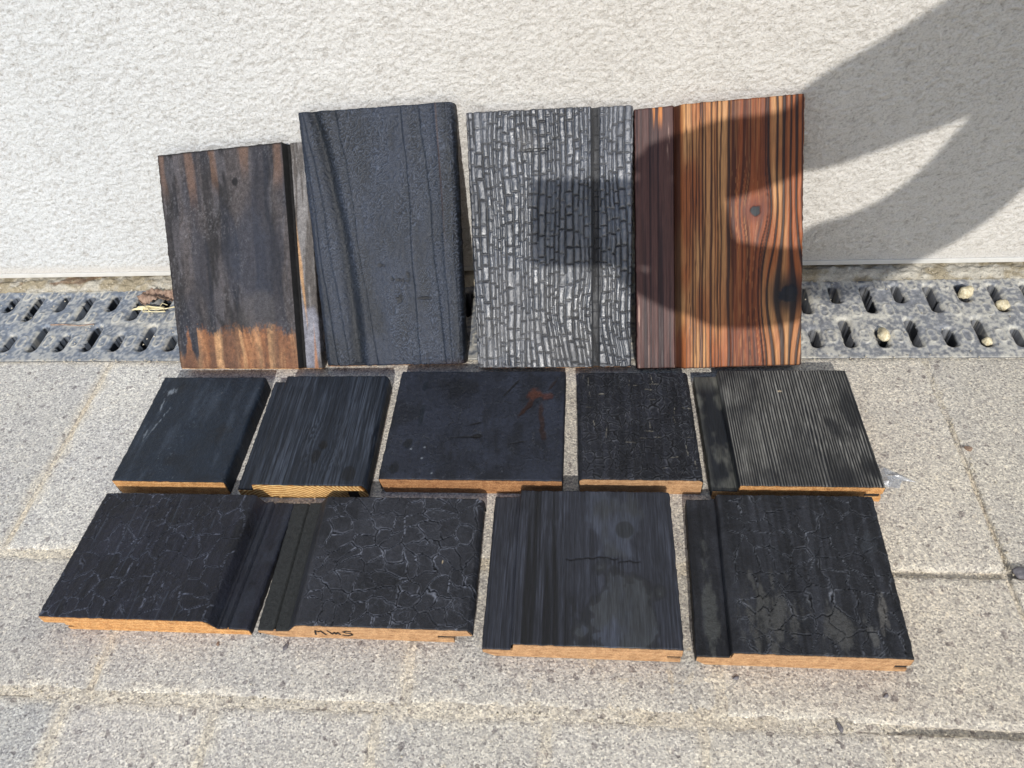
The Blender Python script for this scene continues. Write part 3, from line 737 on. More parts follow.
W_ = .1450; T_ = .0205
B = Board(SP, 'black cracked board with worn grey patches near its lower corners, rightmost in front row', flat_corners(.0735, .2185, .2330, .3650, T_, .0035), W_, .132, T_, GF)
top = [(0, .0125), (.0208, .0130), (.0226, .0130), (.0236, T_ - .0005), (.0245, T_), (W_ - .001, T_), (W_, T_ - .0008)]
wear = [(.055, .025, .020, .030, .1, (84, 84, 82), .75), (.098, .022, .010, .022, .05, (88, 88, 86), .7), (.132, .030, .0045, .016, -.05, (112, 110, 106), .8), (.121, .015, .004, .012, 0, (104, 104, 102), .7),
        (.013, .03, .005, .05, 0, (84, 86, 84), .7), (.130, .088, .008, .012, 0, (66, 70, 76), .6)]
s_i = st_crack(181, 14, 16, .038, .0013, (48, 50, 56), (116, 120, 128), .8, wear, lambda U, V: sst(.026, .034, U), 0, .45, .0006, .55)
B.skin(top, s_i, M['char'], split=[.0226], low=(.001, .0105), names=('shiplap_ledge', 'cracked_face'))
B.core([(.007, 0), (W_ - .0012, .0), (W_ - .0012, .0045), (.1345, .0045), (.1345, .0098), (W_ - .0006, .0098), (W_ - .0006, T_ - .0014), (.0250, T_ - .001), (.0240, .0120), (.0006, .0112), (.0006, .006)], M['larch'])
dark_notch_fill(B, .1347, W_ - .0016, .0047, .0096)

# --- leaning boards
def lean(ps, W, L, T, label):
    TL, TR, BR, BL = ps
    return Board(SP, label, [BL, BR, TR, TL], W, L, T, GL)
# 1 scorched
W_, L_, T_ = .1285, .216, .020
B = lean([(-.430, .660, .168), (-.298, .660, .178), (-.290, .514, .013), (-.414, .515, .013)], W_, L_, T_, 'short scorched brown grey board with bare orange foot, leaning leftmost on the wall')
top = [(0, T_), (W_, T_), (W_ + .0008, .0085), (W_ + .0045, .0085), (W_ + .0052, .0130), (W_ + .0215, .0130)]
def st_1():
    def f(U, V, W):
        u = U + (fbm(U * 18, V * 9, 201, 3) - .5) * .012
        g1 = fbm(u * 90, V * 6, 202, 4); g2 = fbm(u * 420, V * 30, 203, 3); nb = fbm(U * 30, V * 22, 204, 4); nf = fbm(U * 350, V * 280, 205, 3)
        gg = fbm(U * 700, V * 420, 208, 2)
        d = (g2 - .5) * .0006 + (g1 - .5) * .0005 + (nf - .5) * .0006
        c = mix(lin(50, 48, 50), lin(88, 82, 82), sst(.35, .65, g1)) * (.55 + .9 * gg)[..., None]
        c = mix(c, lin(112, 108, 112), sst(.55, .75, fbm(u * 160, V * 30, 206, 4)) * .5)
        c = mix(c, lin(46, 50, 62), sst(.42, .6, fbm(u * 60, V * 9, 207, 3)) * .6)
        q = blob(U, V, .085, .11, .024, .060) + (nb - .5) * 1.2; c = mix(c, lin(54, 60, 74), (1 - sst(.5, 1, q)) * .65)
        q = blob(U, V, .090, .055, .022, .024) + (nb - .5) * 1.; c = mix(c, lin(100, 96, 96), (1 - sst(.5, 1, q)) * .5)
        c = mix(c, lin(160, 158, 162), sst(.60, .72, fbm(U * 900, V * 500, 218, 2)) * sst(.45, .6, nb) * .2)
        # orange streaks at the top
        for (x, w_, l_) in ((.006, .004, .030), (.034, .0055, .040), (.058, .0045, .030), (.088, .006, .018), (.121, .006, .03)):
            k_ = (1 - sst(.4, 1, np.abs(u - x) / w_ + (g2 - .5) * .8)) * sst(L_ - l_ - .02, L_ - l_ + .01, V + (nb - .5) * .02)
            c = mix(c, lin(146, 112, 90), k_ * .5)
        # bare wood at the foot
        edge = .039 + (fbm(U * 45, U * 0, 209, 3) - .5) * .012 - .03 * (U < .022) * (1 - np.exp(-((U - .012) / .003) ** 2)) 
        k_ = (1 - sst(-.006, .005, V - edge + (gg - .5) * .012 + (nb - .5) * .012))
        ow = mix(lin(206, 152, 108), lin(166, 112, 76), sst(.35, .62, fbm(u * 140, V * 9, 210, 3)))
        ow = mix(ow, lin(226, 178, 128), sst(.6, .72, fbm(u * 110, V * 8, 211, 3)) * .7)
        ow = mix(ow, lin(92, 72, 62), np.clip(sst(.5, .68, fbm(u * 70, V * 20, 212, 4)) + .5 * sst(.07, .12, U), 0, 1) * .6)
        ow = ow * (.7 + .6 * nf)[..., None]
        c = mix(c, ow, k_ * .92)
        c = mix(c, lin(20, 20, 24), (1 - sst(.7, 1., blob(U, V, .078, .183, .004, .005) + (nb - .5))) * .9)
        # dark edges
        c = mix(c, lin(30, 26, 26), (1 - sst(0, .003, np.minimum(U, L_ - V))) * .8)
        gr = (U > W_ - .0006) & (U < W_ + .0055); c = np.where(gr[..., None], lin(20, 19, 20), c)
        led = U > W_ + .005
        cl = mix(lin(104, 98, 94), lin(150, 146, 144), sst(.35, .6, g2))
        cl = mix(cl, lin(168, 170, 186), sst(.55, .7, nb) * .5)
        us = U - W_ - .0075 - (V - .09) * -.05
        ks = (1 - sst(.5, 1, np.abs(us) / .0028 + np.abs(V - .10) / .055 * .7)); cl = mix(cl, lin(216, 168, 118), ks * .85)
        ks = (1 - sst(.4, 1, np.abs(U - W_ - .0165) / .003 + V / .05)); cl = mix(cl, lin(200, 136, 86), ks * .8)
        c = np.where(led[..., None], cl * (.75 + .5 * nf)[..., None], c)
        return d, c, .62 + .2 * nf
    return f
B.skin(top, st_1(), M['weathered'], step=.0008, split=[W_ + .0048], names=('scorched_face', 'shiplap_ledge'))
B.core([(.001, 0), (W_ + .0205, 0), (W_ + .0208, .0112), (W_ + .0055, .0112), (W_ + .0044, .0070), (W_ + .0008, .0070), (W_ - .001, T_ - .0012), (.0006, T_ - .0012)], M['pine'])

# 2 blue black, wavy
W_, L_, T_ = .1440, .2425, .020
B = lean([(-.274, .659, .208), (-.125, .659, .213), (-.123, .522, .011), (-.263, .519, .011)], W_, L_, T_, 'tall blue black board with rippled char and long furrows, second leaning board')
top = [(0, T_ - .002), (.004, T_), (W_ - .007, T_), (W_ - .002, T_ - .002), (W_, T_ - .006)]
def st_2():
    def f(U, V, W):
        vv = V / L_
        x0 = .0345 - .0205 * vv ** 2.6                       # curved valley from foot to top left
        w1 = (fbm(V * 14, U * 0, 221, 2) - .5) * .004
        valley = np.exp(-((U - x0 - w1) / (.0045 + .003 * (1 - vv))) ** 2)
        lines = [(.024 - .0185 * vv ** 1.3, .0011), (.054 - .018 * vv, .0012), (.012 - .011 * vv, .0009), (.124 - .012 * vv, .0012), (.131 - .005 * vv, .0010), (.138 - .002 * vv, .0011), (.098 - .002 * vv, .0008)]
        ridge = np.exp(-((U - x0 - .010) / .006) ** 2) + .7 * np.exp(-((U - .130) / .006) ** 2)
        # fine ripples across the grain
        ph = V * 1000 / 1.7 + (fbm(U * 140, V * 60, 222, 3) - .5) * 16 + (fbm(U * 500, V * 300, 223, 2) - .5) * 3
        rip = np.sin(ph * 2 * np.pi * .5); ra = sst(.3, .6, fbm(U * 50, V * 18, 224, 3))
        n = fbm(U * 40, V * 14, 225, 4); nf = fbm(U * 600, V * 350, 226, 3)
        d = -.0030 * valley + .0018 * ridge + rip * .00020 * (.4 + ra) + (nf - .5) * .0003 + (n - .5) * .0008
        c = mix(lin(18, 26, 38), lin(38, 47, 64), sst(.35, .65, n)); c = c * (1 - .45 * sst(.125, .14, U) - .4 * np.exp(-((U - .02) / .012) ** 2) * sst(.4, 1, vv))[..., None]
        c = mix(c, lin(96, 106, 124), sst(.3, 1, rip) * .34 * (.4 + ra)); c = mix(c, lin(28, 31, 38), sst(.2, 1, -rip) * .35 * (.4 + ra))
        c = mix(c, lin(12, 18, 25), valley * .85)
        for (lx, lw) in lines:
            q = U - lx - (fbm(V * 25, U * 0, 227, 2) - .5) * .004
            am = sst(.25, .7, fbm(V * 22 + lx * 300, U * 0, 229, 3)); k_ = np.exp(-(q / lw) ** 2) * am; d = d - .0005 * k_ + .0009 * sst(-lw, lw, q) * np.exp(-np.clip(q, 0, 1) / .007)
            c = mix(c, lin(24, 30, 38), k_ * .45); c = mix(c, lin(28, 36, 46), np.exp(-(np.clip(-q, 0, 1) / .004) ** 2) * (q < 0) * .25)
        k_ = np.exp(-((U - .128 - .004 * (1 - vv)) / .0007) ** 2) * sst(.35, .8, vv); c = mix(c, lin(78, 58, 50), k_ * .7)
        for (x, y, rx, ry, an) in ((.085, .083, .012, .0022, -.15), (.092, .088, .002, .006, .3), (.082, .066, .005, .006, 0), (.105, .065, .009, .0016, 0), (.066, .098, .004, .002, 0), (.088, .146, .003, .002, 0)):
            q = blob(U, V, x, y, rx, ry, an) + (nf - .5) * 1.4; k_ = 1 - sst(.4, 1, q); c = mix(c, lin(20, 22, 27), k_ * .85); d -= k_ * .0005
        c = mix(c, lin(70, 50, 44), (1 - sst(0, .006, V)) * sst(.10, .14, U) * .5)
        return d, c, .50 + .15 * nf
    return f
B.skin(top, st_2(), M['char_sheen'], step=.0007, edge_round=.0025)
B.core([(.001, 0), (W_ - .001, 0), (W_ - .0008, T_ - .0072), (W_ - .0035, T_ - .0036), (.0042, T_ - .0011), (.0006, T_ - .0032)], M['dark_larch'])

# 3 silvery blocks
W_, L_, T_ = .1505, .238, .020
B = lean([(-.115, .659, .202), (.038, .659, .204), (.038, .5155, .012), (-.110, .515, .012)], W_, L_, T_, 'silvery charred board split into brick-like blocks, third of the leaning boards')
top = [(0, T_ - .002), (.003, T_), (.1125, T_), (.1142, .0125), (.1185, .0125), (.1205, .0165), (W_ - .001, .0165), (W_, .0155)]
def st_3():
    def f(U, V, W):
        wx = (fbm(U * 30, V * 10, 241, 3) - .5) * .008 + (fbm(U * 200, V * 120, 242, 3) - .5) * .0011
        lowr = sst(0, .07, .09 - V) * sst(.05, .09, U)               # bigger slanting blocks lower right
        mid = np.exp(-((U - .085) / .03) ** 2 - ((V - .125) / .05) ** 2)
        u = U + wx - lowr * (V - .04) * -.18
        CW = .0050
        uc = u + .0014 * np.sin(u / .013 * 3.1)
        ci = np.floor(uc / CW); fu = (uc / CW - ci)
        CL = .0135
        off = hsh(ci, ci * 0, 243)
        vv = (V + (fbm(U * 120, V * 120, 244, 3) - .5) * .0014 + (fu - .5) * (hsh(ci, np.floor(V / .011), 262) - .5) * .0012) / CL * (.75 + .6 * hsh(ci, ci * 0, 245)) + off
        cj = np.floor(vv)
        best = np.full(U.shape, 9.); cell = cj.copy()
        for o_ in (-1, 0, 1, 2):
            b_ = cj + o_ + (hsh(ci, cj + o_, 246) - .5) * .75
            best = np.minimum(best, np.abs(vv - b_) * CL * (1)); cell = np.where(vv > b_, cj + o_, cell) if o_ > -1 else np.where(vv > b_, cj + o_, cj - 2)
        du = np.minimum(fu, 1 - fu) * CW
        colgap = hsh(np.round(uc / CW), np.floor(V / .03), 247)
        crk_u = (1 - sst(.0001, .0007, du)) * (.30 + .70 * sst(.05, .5, colgap)); crk_v = (.35 + .65 * (hsh(ci, cell, 270) > .45)) * (1 - sst(.0001, .0007, best * (.6 + 1.2 * hsh(ci, cell, 249))))
        crk = np.maximum(crk_u, crk_v)
        ra = hsh(ci, cell, 248); rb = hsh(ci, cell, 251)
        n = fbm(U * 500, V * 260, 252, 3); nb = fbm(U * 22, V * 18, 253, 4); ng = fbm(u * 900, V * 40, 254, 2)
        rb2 = np.minimum(du, best); dome = sst(0, .0022, rb2)
        fv = (vv - cell) - .5
        d = -.0024 * crk + .0007 * dome + (ra - .5) * .0008 + (fu - .5) * (rb - .5) * .0014 + fv * (hsh(ci, cell, 263) - .55) * .0007 + (n - .5) * .0005 - .0004
        silver = np.clip(.05 + .9 * (ra * .6 + .4 * hsh(ci, np.floor(V / .03), 260)) * (.4 + 1.1 * nb) + .5 * (n - .5), 0, 1)
        c = mix(lin(32, 38, 50), lin(88, 90, 96), silver); c = c * (.75 + .6 * sst(.35, .65, fbm(U * 20, V * 14, 259, 3)))[..., None]
        c = mix(c, lin(120, 116, 110), sst(.45, .65, fbm(U * 30, V * 25, 255, 3)) * (1 - sst(.03, .18, V)) * .30)
        c = mix(c, lin(62, 68, 80), mid * .30)  # blue-grey patch in the colour, doubling where the phone's shadow falls
        c = c * (.72 + .56 * ng)[..., None]
        c = mix(c, lin(40, 42, 50), (1 - sst(0, .0008, rb2)) * .35); c = mix(c, lin(15, 16, 20), crk * .95)
        # knot with a long split near the top
        kq = blob(U, V, .055, L_ - .030, .012, .012); q = blob(U, V, .062, L_ - .036, .018, .0016, .03) + (n - .5) * .8
        k_ = 1 - sst(.6, 1, q); c = mix(c, lin(16, 16, 19), k_ * .9); d -= .0012 * k_
        k2 = 1 - sst(.6, 1, kq + (n - .5)); c = mix(c, lin(100, 98, 98) * (.7 + .6 * nb)[..., None], k2 * .6 * (1 - k_))
        gr = sst(.1118, .1135, U) * (1 - sst(.1192, .1212, U)); c = mix(c, lin(14, 16, 21), gr * .95); d = d * (1 - gr * .2)
        g = np.clip(.44 + .3 * (n - .5) - .10 * (ra - .5) + .35 * (nb - .5) + .4 * gr + .25 * crk, .32, .9)
        return d, c, g
    return f
B.skin(top, st_3(), M['silver_char'], step=.00062, split=[.1180], names=('blocky_char_face', 'shiplap_ledge'), edge_round=.002)
B.core([(.001, 0), (W_ - .001, 0), (W_ - .0006, .0140), (.1205, .0140), (.1183, .0100), (.1140, .0100), (.1120, T_ - .0022), (.0034, T_ - .0022), (.0006, T_ - .0042)], M['dark_larch'])

# 4 orange striped
W_, L_, T_ = .1500, .2385, .020
B = lean([(.0395, .659, .200), (.1865, .659, .208), (.1960, .5185, .0115), (.0440, .512, .012)], W_, L_, T_, 'glossy orange and brown board with bold dark grain stripes and two knots, rightmost leaning board')
top = [(0, .0140), (.0352, .0145), (.0362, .0120), (.0372, .0125), (.0430, T_ - .0008), (.0450, T_), (W_ - .001, T_), (W_, T_ - .0008)]
def st_4():
    def f(U, V, W):
        K = ((.1075, .142, .0056), (.137, .066, .0100))
        u = U + (fbm(U * 10, V * 4, 261, 2) - .5) * .006
        for kx, ky, kr in K:
            e = np.exp(-((U - kx) ** 2 / (2 * (kr * 1.7) ** 2) + (V - ky) ** 2 / (2 * (kr * 3.2) ** 2))); u = u - (U - kx) * e * .75
        n = fbm(u * 900, V * 25, 262, 3); nb = fbm(U * 40, V * 10, 263, 3); nl = fbm(u * 2200, V * 8, 264, 2)
        # stripe positions
        def stripes(cent, wid):
            m_ = np.zeros(U.shape)
            for c_, w_ in zip(cent, wid):
                q = np.abs(u - c_ - (fbm(V * 18 + c_ * 900, U * 0, 265, 2) - .5) * .0022) / (w_ * (.7 + .6 * fbm(V * 12 + c_ * 500, U * 0, 266, 2)))
                m_ = np.maximum(m_, 1 - sst(.45, 1.05, q + (n - .5) * .5))
            return m_
        cent = [.0475, .0505, .0530, .0560, .0590, .0615, .0640, .0690, .0720, .0745, .0775, .0840, .1155, .1190, .1255, .1320, .1375, .1430, .1475]
        wid = [.0006, .0004, .0009, .0006, .0008, .0012, .0007, .0013, .0005, .0009, .0008, .0018, .0006, .0013, .0017, .0021, .0014, .0014, .0010]
        m_ = stripes(cent, wid)
        heart = sst(.083, .088, u) * (1 - sst(.116, .124, u))
        tan = mix(lin(208, 152, 98), lin(166, 96, 52), sst(.4, .65, nb)) * (.82 + .36 * nl)[..., None]
        tan = mix(tan, lin(170, 92, 46), sst(.35, .7, fbm(u * 300, V * 5, 267, 2)) * .5)
        hr = mix(lin(152, 80, 40), lin(84, 38, 18), sst(.30, .66, fbm(u * 420, V * 5, 268, 4, .6)))
        c = mix(tan, hr, heart)
        c = mix(c, lin(200, 136, 80), sst(.62, .75, nl) * heart * .45)
        c = mix(c, mix(lin(62, 34, 26), lin(34, 24, 26), sst(.06, .11, U)), m_ * .93)
        d = (-.0005 + .0007 * m_) + (n - .5) * .0002 + (nl - .5) * .00015
        red = sst(.55, .7, fbm(u * 120, V * 5, 269, 3)) * (U > .11); c = mix(c, lin(120, 62, 36), red * .6 * (1 - m_))
        for i, (kx, ky, kr) in enumerate(K):
            q = blob(U, V, kx, ky, kr, kr * .95, .4) + (fbm(U * 240, V * 240, 270, 3) - .5) * .55
            h_ = blob(U, V, kx, ky, kr * 2.6, kr * 2.8); ringm = (1 - sst(.3, 1, h_)); c = mix(c, lin(112, 48, 26) if i == 0 else lin(30, 26, 30), ringm * (.75 if i == 0 else .85))
            k_ = 1 - sst(.7, 1, q); kc = lin(36, 42, 46) if i == 0 else lin(24, 27, 36)
            c = mix(c, kc * (.6 + .8 * fbm(U * 300, V * 300, 271, 3))[..., None], k_); d = d + k_ * .0004
        # dark ledge
        led = U < .0358
        l1 = fbm(U * 520, V * 3, 272, 3); l2 = fbm(U * 900, V * 60, 273, 3)
        lc = mix(lin(54, 32, 33), lin(92, 60, 54), sst(.4, .62, l1)); lc = mix(lc, lin(186, 150, 132), sst(.72, .8, l1) * sst(.55, .7, l2) * .8)
        lc = mix(lc, lin(222, 140, 70), sst(L_ - .022, L_ - .004, V) * sst(.6, .66, fbm(U * 300, V * 12, 274, 2)) * .8)
        c = np.where(led[..., None], lc, c); d = np.where(led, (l1 - .5) * .0008, d)
        gr = sst(.0345, .0358, U) * (1 - sst(.0405, .0425, U)); c = mix(c, lin(44, 26, 24), gr * .85)
        # darker foot edge
        c = mix(c, lin(60, 30, 22), (1 - sst(0, .0012, V)) * .8)
        return d, c, .42 + .2 * n
    return f
B.skin(top, st_4(), M['stained'], step=.00065, split=[.0362], names=('shiplap_ledge', 'striped_face'), edge_round=.001)
mtd, td, bd = new_mat('dark_stained_end'); bd.inputs['Roughness'].default_value = .6
nn = noise(td, coords(td), 300, 3); rr = ramp(td, nn, [(.3, (.018, .007, .005)), (.7, (.05, .02, .012))]); td.links.new(rr.outputs[0], bd.inputs['Base Color'])
B.core([(.001, 0), (W_ - .001, 0), (W_ - .0006, T_ - .0016), (.0452, T_ - .0011), (.0432, T_ - .002), (.0374, .0112), (.0350, .0125), (.0006, .0125)], mtd)

# ------------------------------------------------------------------ small things
def stone(name, x, y, z, r, sq, seed, mat, label, cat, group=None):
    bm = bmesh.new(); bmesh.ops.create_icosphere(bm, subdivisions=3, radius=r)
    rr_ = random.Random(seed); ph = [rr_.uniform(0, 6) for _ in range(6)]
    for v in bm.verts:
        d = v.co.normalized()
        k_ = 1 + .13 * math.sin(d.x * 3.1 + ph[0]) + .10 * math.sin(d.y * 4.3 + ph[1]) + .08 * math.sin(d.z * 5 + ph[2]) + .05 * math.sin(d.x * 9 + d.y * 7 + ph[3]) + .04 * math.sin(d.z * 13 + d.x * 8 + ph[4])
        v.co = Vector((v.co.x * k_ * sq[0], v.co.y * k_ * sq[1], v.co.z * k_ * sq[2]))
    bmesh.ops.rotate(bm, verts=bm.verts[:], matrix=Matrix.Rotation(rr_.uniform(0, 3), 3, 'Z'))
    o = bm_obj(name, bm, mat, None, True); o.location = (x, y, z); return tag(o, label, cat, group)
PG = 'pale pebbles caught in the drain grate'
stone('pebble', .381, .6300, .0010, .0066, (1, 1, .9), 1, M['pebble'], 'largest round cream pebble, wedged in the upper slot row of the right drain grate', 'pebble', PG)
stone('pebble', .4115, .6130, -.0015, .0060, (.95, 1, .9), 2, M['pebble'], 'cream pebble in a long upper slot, nearest the right edge of the drain', 'pebble', PG)
stone('pebble', .2855, .5700, .0005, .0068, (.9, 1.1, .8), 3, M['pebble'], 'oval cream pebble in the front slot row just right of the orange striped board', 'pebble', PG)
stone('pebble', .3800, .5620, -.0020, .0050, (1, .9, .8), 4, M['pebble'], 'smallest pinkish cream pebble, at the near end of a long front slot', 'pebble', PG)
CG = 'stone chips lying on the paving'
for i, (x, y, r, mt_, lb) in enumerate([
    (-.230, .2345, .0022, 'dark_chip', 'dark slaty chip on the paving just below the board lettered MWS'),
    (.200, .2150, .0016, 'dark_chip', 'tiny dark chip on the paving under the right corner of the rightmost front board'),
    (.1010, .2235, .0018, 'dark_chip', 'tiny dark chip on the paving below the ledge of the rightmost front board'),
    (.3200, .4290, .0026, 'brown_chip', 'reddish brown chip alone on the big slab at the right'),
    (-.379, .3670, .0020, 'brown_chip', 'small brown chip on the paving above the leftmost front board'),
    (-.284, .2350, .0013, 'brown_chip', 'brown chip on the paving under the moulding of the leftmost front board'),
    (.3215, .3110, .0056, 'dark_chip', 'rounded dark grey stone in the paving joint at the right edge'),
    (.1650, .1930, .0024, 'dark_chip', 'dark elongated chip in the lowest paving joint')]):
    stone('stone_chip', x, y, .0008, r, (1.3, .8, .6), 30 + i, M[mt_], lb, 'stone chip', CG)
# loose grit along the joints and under the wall
def grit():
    r = random.Random(5); V, F = [], []
    spots = []
    for _ in range(700): spots.append((r.uniform(-.8, .6), r.gauss(.663, .005), .0002))
    for _ in range(300): spots.append((r.uniform(-.8, .6), r.uniform(.54, .655), -.0006))
    for _ in range(260): spots.append((r.uniform(-.7, .5), r.gauss(.5375, .0022), .0002))
    for _ in range(200): spots.append((r.uniform(-.55, .4), r.gauss(.3098, .0022), -.0004))
    for _ in range(220): spots.append((r.uniform(-.55, .4), r.gauss(.1932, .0026), -.0004))
    for _ in range(150): spots.append((r.gauss(.314, .0025), r.uniform(.31, .54), -.0004))
    for _ in range(130): spots.append((r.uniform(-.6, .45), r.uniform(.05, .53), .0004))
    for (x, y, z) in spots:
        s_ = r.uniform(.0005, .0014); k_ = len(V)
        for dx, dy, dz in ((1, 0, 0), (-.6, .9, 0), (-.6, -.9, 0), (0, 0, 1.1)):
            V.append((x + dx * s_ * r.uniform(.6, 1.2), y + dy * s_ * r.uniform(.6, 1.2), z + dz * s_))
        F += [(k_, k_ + 1, k_ + 3), (k_ + 1, k_ + 2, k_ + 3), (k_ + 2, k_, k_ + 3)]
    me = bpy.data.meshes.new('grit'); me.from_pydata(V, [], F); return link(me, 'grit', None, M['sand_plain'])
tag(grit(), 'fine sandy grit scattered in the joints and below the wall', 'grit', kind='stuff')

# dead leaf on the left grate
def leaf():
    n = 26; V = []; F = []
    for j in range(11):
        for i in range(n):
            s_ = i / (n - 1); q = (j / 10 - .5) * 2
            hw = .013 * (math.sin(math.pi * s_ ** .8) ** .8) * (1 + .12 * math.sin(s_ * 37 + q * 3))
            x = s_ * .046; y = q * hw; z = .004 + .006 * abs(q) * math.sin(s_ * 7 + q) + .004 * math.sin(s_ * 9 + q * 4) - .0010 * (1 - abs(q)) + .0012 * math.cos(s_ * 60)
            V.append((x, y, z))
    for j in range(10):
        for i in range(n - 1): a = j * n + i; F.append((a, a + 1, a + n + 1, a + n))
    me = bpy.data.meshes.new('dead_leaf'); me.from_pydata(V, [], F)
    for p in me.polygons: p.use_smooth = True
    o = link(me, 'dead_leaf', None, M['leaf']); md = o.modifiers.new('thickness', 'SOLIDIFY'); md.thickness = .0004
    o.location = (-.512, .632, .0005); o.rotation_euler = (0, 0, R(18))
    return tag(o, 'crumpled brown dead leaf on the drain beside the scorched brown board', 'leaf')
leaf()
def tube(pts, r, name, mat, parent=None):
    bm = bmesh.new(); prev = None
    for i, p in enumerate(pts):
        p = Vector(p); d = (Vector(pts[min(i + 1, len(pts) - 1)]) - Vector(pts[max(i - 1, 0)])).normalized()
        a = d.cross(Vector((0, 0, 1))).normalized(); b_ = d.cross(a)
        rr_ = r * (1 - .5 * i / len(pts)); ring = [bm.verts.new(p + a * rr_ * math.cos(t_) + b_ * rr_ * math.sin(t_)) for t_ in (0, 1.05, 2.09, 3.14, 4.19, 5.24)]
        if prev:
            for k_ in range(6): bm.faces.new((prev[k_], prev[(k_ + 1) % 6], ring[(k_ + 1) % 6], ring[k_]))
        prev = ring
    return bm_obj(name, bm, mat, parent, True)
st = tag(link(None, 'straw_tuft'), 'tuft of yellow straw below the dead leaf on the drain', 'straw'); st.location = (-.49, .618, .002)
for i in range(9):
    r = random.Random(i + 60); a = r.uniform(-.25, .3)
    tube([(-.020 + r.uniform(-.006, .006) + t_ * .04 * r.uniform(.8, 1.1), r.uniform(-.004, .004) * 1 + t_ * .03 * a, .0008 + .003 * math.sin(t_ * 3) * r.random()) for t_ in (0, .25, .5, .75, 1)], .0007, 'stalk', M['straw'], st)
tag(tube([(-.602, .5945, .001), (-.585, .5935, .0022), (-.567, .5925, .0012), (-.550, .5945, .0016)], .0009, 'twig', M['leaf']), 'thin brown twig lying across the left drain grate', 'twig')

# scrap of clear film under the ribbed board
bm = bmesh.new(); n = 14; vv = []
ol = [(.236, .412), (.243, .4115), (.252, .4035), (.263, .3975), (.268, .3925), (.2575, .3945), (.2525, .3860), (.2450, .3880), (.236, .3920)]
cx, cy = .2445, .3975
c_ = bm.verts.new((cx, cy, .0035))
ring1 = [bm.verts.new((cx + (x - cx) * .55, cy + (y - cy) * .55, .0018 + .0028 * (i % 2))) for i, (x, y) in enumerate(ol)]
ring2 = [bm.verts.new((x, y, .0006 + .0010 * ((i + 1) % 2))) for i, (x, y) in enumerate(ol)]
k_ = len(ol)
for i in range(k_):
    bm.faces.new((c_, ring1[(i + 1) % k_], ring1[i])); bm.faces.new((ring1[i], ring1[(i + 1) % k_], ring2[(i + 1) % k_], ring2[i]))
tag(bm_obj('plastic_scrap', bm, M['film']), 'crumpled scrap of clear plastic film sticking out from under the ribbed board', 'plastic scrap')

# ------------------------------------------------------------------ photographer (stands right behind the lens; only the shadow is in view)
AX = Vector((math.cos(SUN_AZ), -math.sin(SUN_AZ), 0)); BX = AX.cross(SD); BX = BX if BX.z > 0 else -BX
C0 = Vector((0, 0, CAM_H))
def abc(a, b_, c): return C0 + AX * a + BX * b_ - SD * c
phone = tag(link(None, 'phone'), 'dark smartphone held sideways by the photographer', 'phone')
phone.location = C0
def cbox(name, x0, x1, y0, y1, z0, z1, bev, mat, parent):
    bm = box_bm(x0, x1, y0, y1, z0, z1, bev, 3)
    o = bm_obj(name, bm, mat, parent); o.rotation_euler = Matrix((CR, CU, -CF)).transposed().to_euler(); return o
cbox('phone_case', -.0145, .1440, -.0690, .0125, .0015, .0105, .004, M['phone'], phone)
cbox('screen', -.011, .1405, -.0655, .009, .0106, .0110, .0, M['phone'], phone)

person = tag(link(None, 'person'), 'crouching person in a dark jacket and jeans holding the phone out with both hands', 'person')
person.location = (.78, -.45, 0)
PO = Vector(person.location)
def skin_obj(name, verts, edges, mat, root=0, sub=2):
    me = bpy.data.meshes.new(name); me.from_pydata([tuple(Vector(v[:3]) - PO) for v in verts], edges, [])
    o = link(me, name, person, mat); mod = o.modifiers.new('skin', 'SKIN'); mod.use_smooth_shade = True
    for i, v in enumerate(verts):
        sv = me.skin_vertices[0].data[i]; r = v[3] if isinstance(v[3], tuple) else (v[3], v[3]); sv.radius = r; sv.use_root = (i == root)
    ss = o.modifiers.new('smooth', 'SUBSURF'); ss.levels = sub; ss.render_levels = sub; return o
def v3(p, r): return (p.x, p.y, p.z, r * 1.12)
# joints
pel = Vector((.80, -.52, .36)); sp1 = Vector((.77, -.47, .50)); sp2 = Vector((.71, -.38, .68)); chest = Vector((.68, -.32, .79)); neck = Vector((.66, -.28, .90)); 
shL = abc(.565, .235, .22); shR = abc(.62, .140, .30)
elL = abc(.372, .094, .10); wrL = abc(.215, .029, .03); elR = abc(.415, -.010, .14); wrR = abc(.262, -.090, .03)
elR2 = elR; K = 1.2
body = [v3(pel, .125), v3(sp1, .115), v3(sp2, .125), v3(chest, .13), v3(neck, .055), v3(neck + Vector((-.02, .03, .07)), .055)]
edges = [(0, 1), (1, 2), (2, 3), (3, 4), (4, 5)]
def chain(start, pts, V_, E_):
    p = start
    for q in pts: V_.append(q); E_.append((p, len(V_) - 1)); p = len(V_) - 1
    return p
hl = chain(3, [v3(shL, .055), v3((shL + elL) / 2, .045), v3(elL, .040), v3((elL + wrL) / 2, .034), v3(wrL, .027), v3(abc(.172, .022, .020), .036), v3(abc(.140, .018, .016), .034), v3(abc(.115, .008, .014), .024)], body, edges)
hr = chain(3, [v3(shR, .055), v3(abc(.432, .045, .17), .040), v3(abc(.408, -.030, .14), .040), v3(abc(.335, -.074, .09), .034), v3(wrR, .028), v3(abc(.205, -.098, .012), .036), v3(abc(.165, -.092, .010), .040), v3(abc(.120, -.078, .010), .034), v3(abc(.090, -.070, .010), .022)], body, edges)
knL = Vector((.60, -.20, .47)); knR = Vector((.92, -.17, .46)); anL = Vector((.66, -.42, .09)); anR = Vector((.93, -.42, .09))
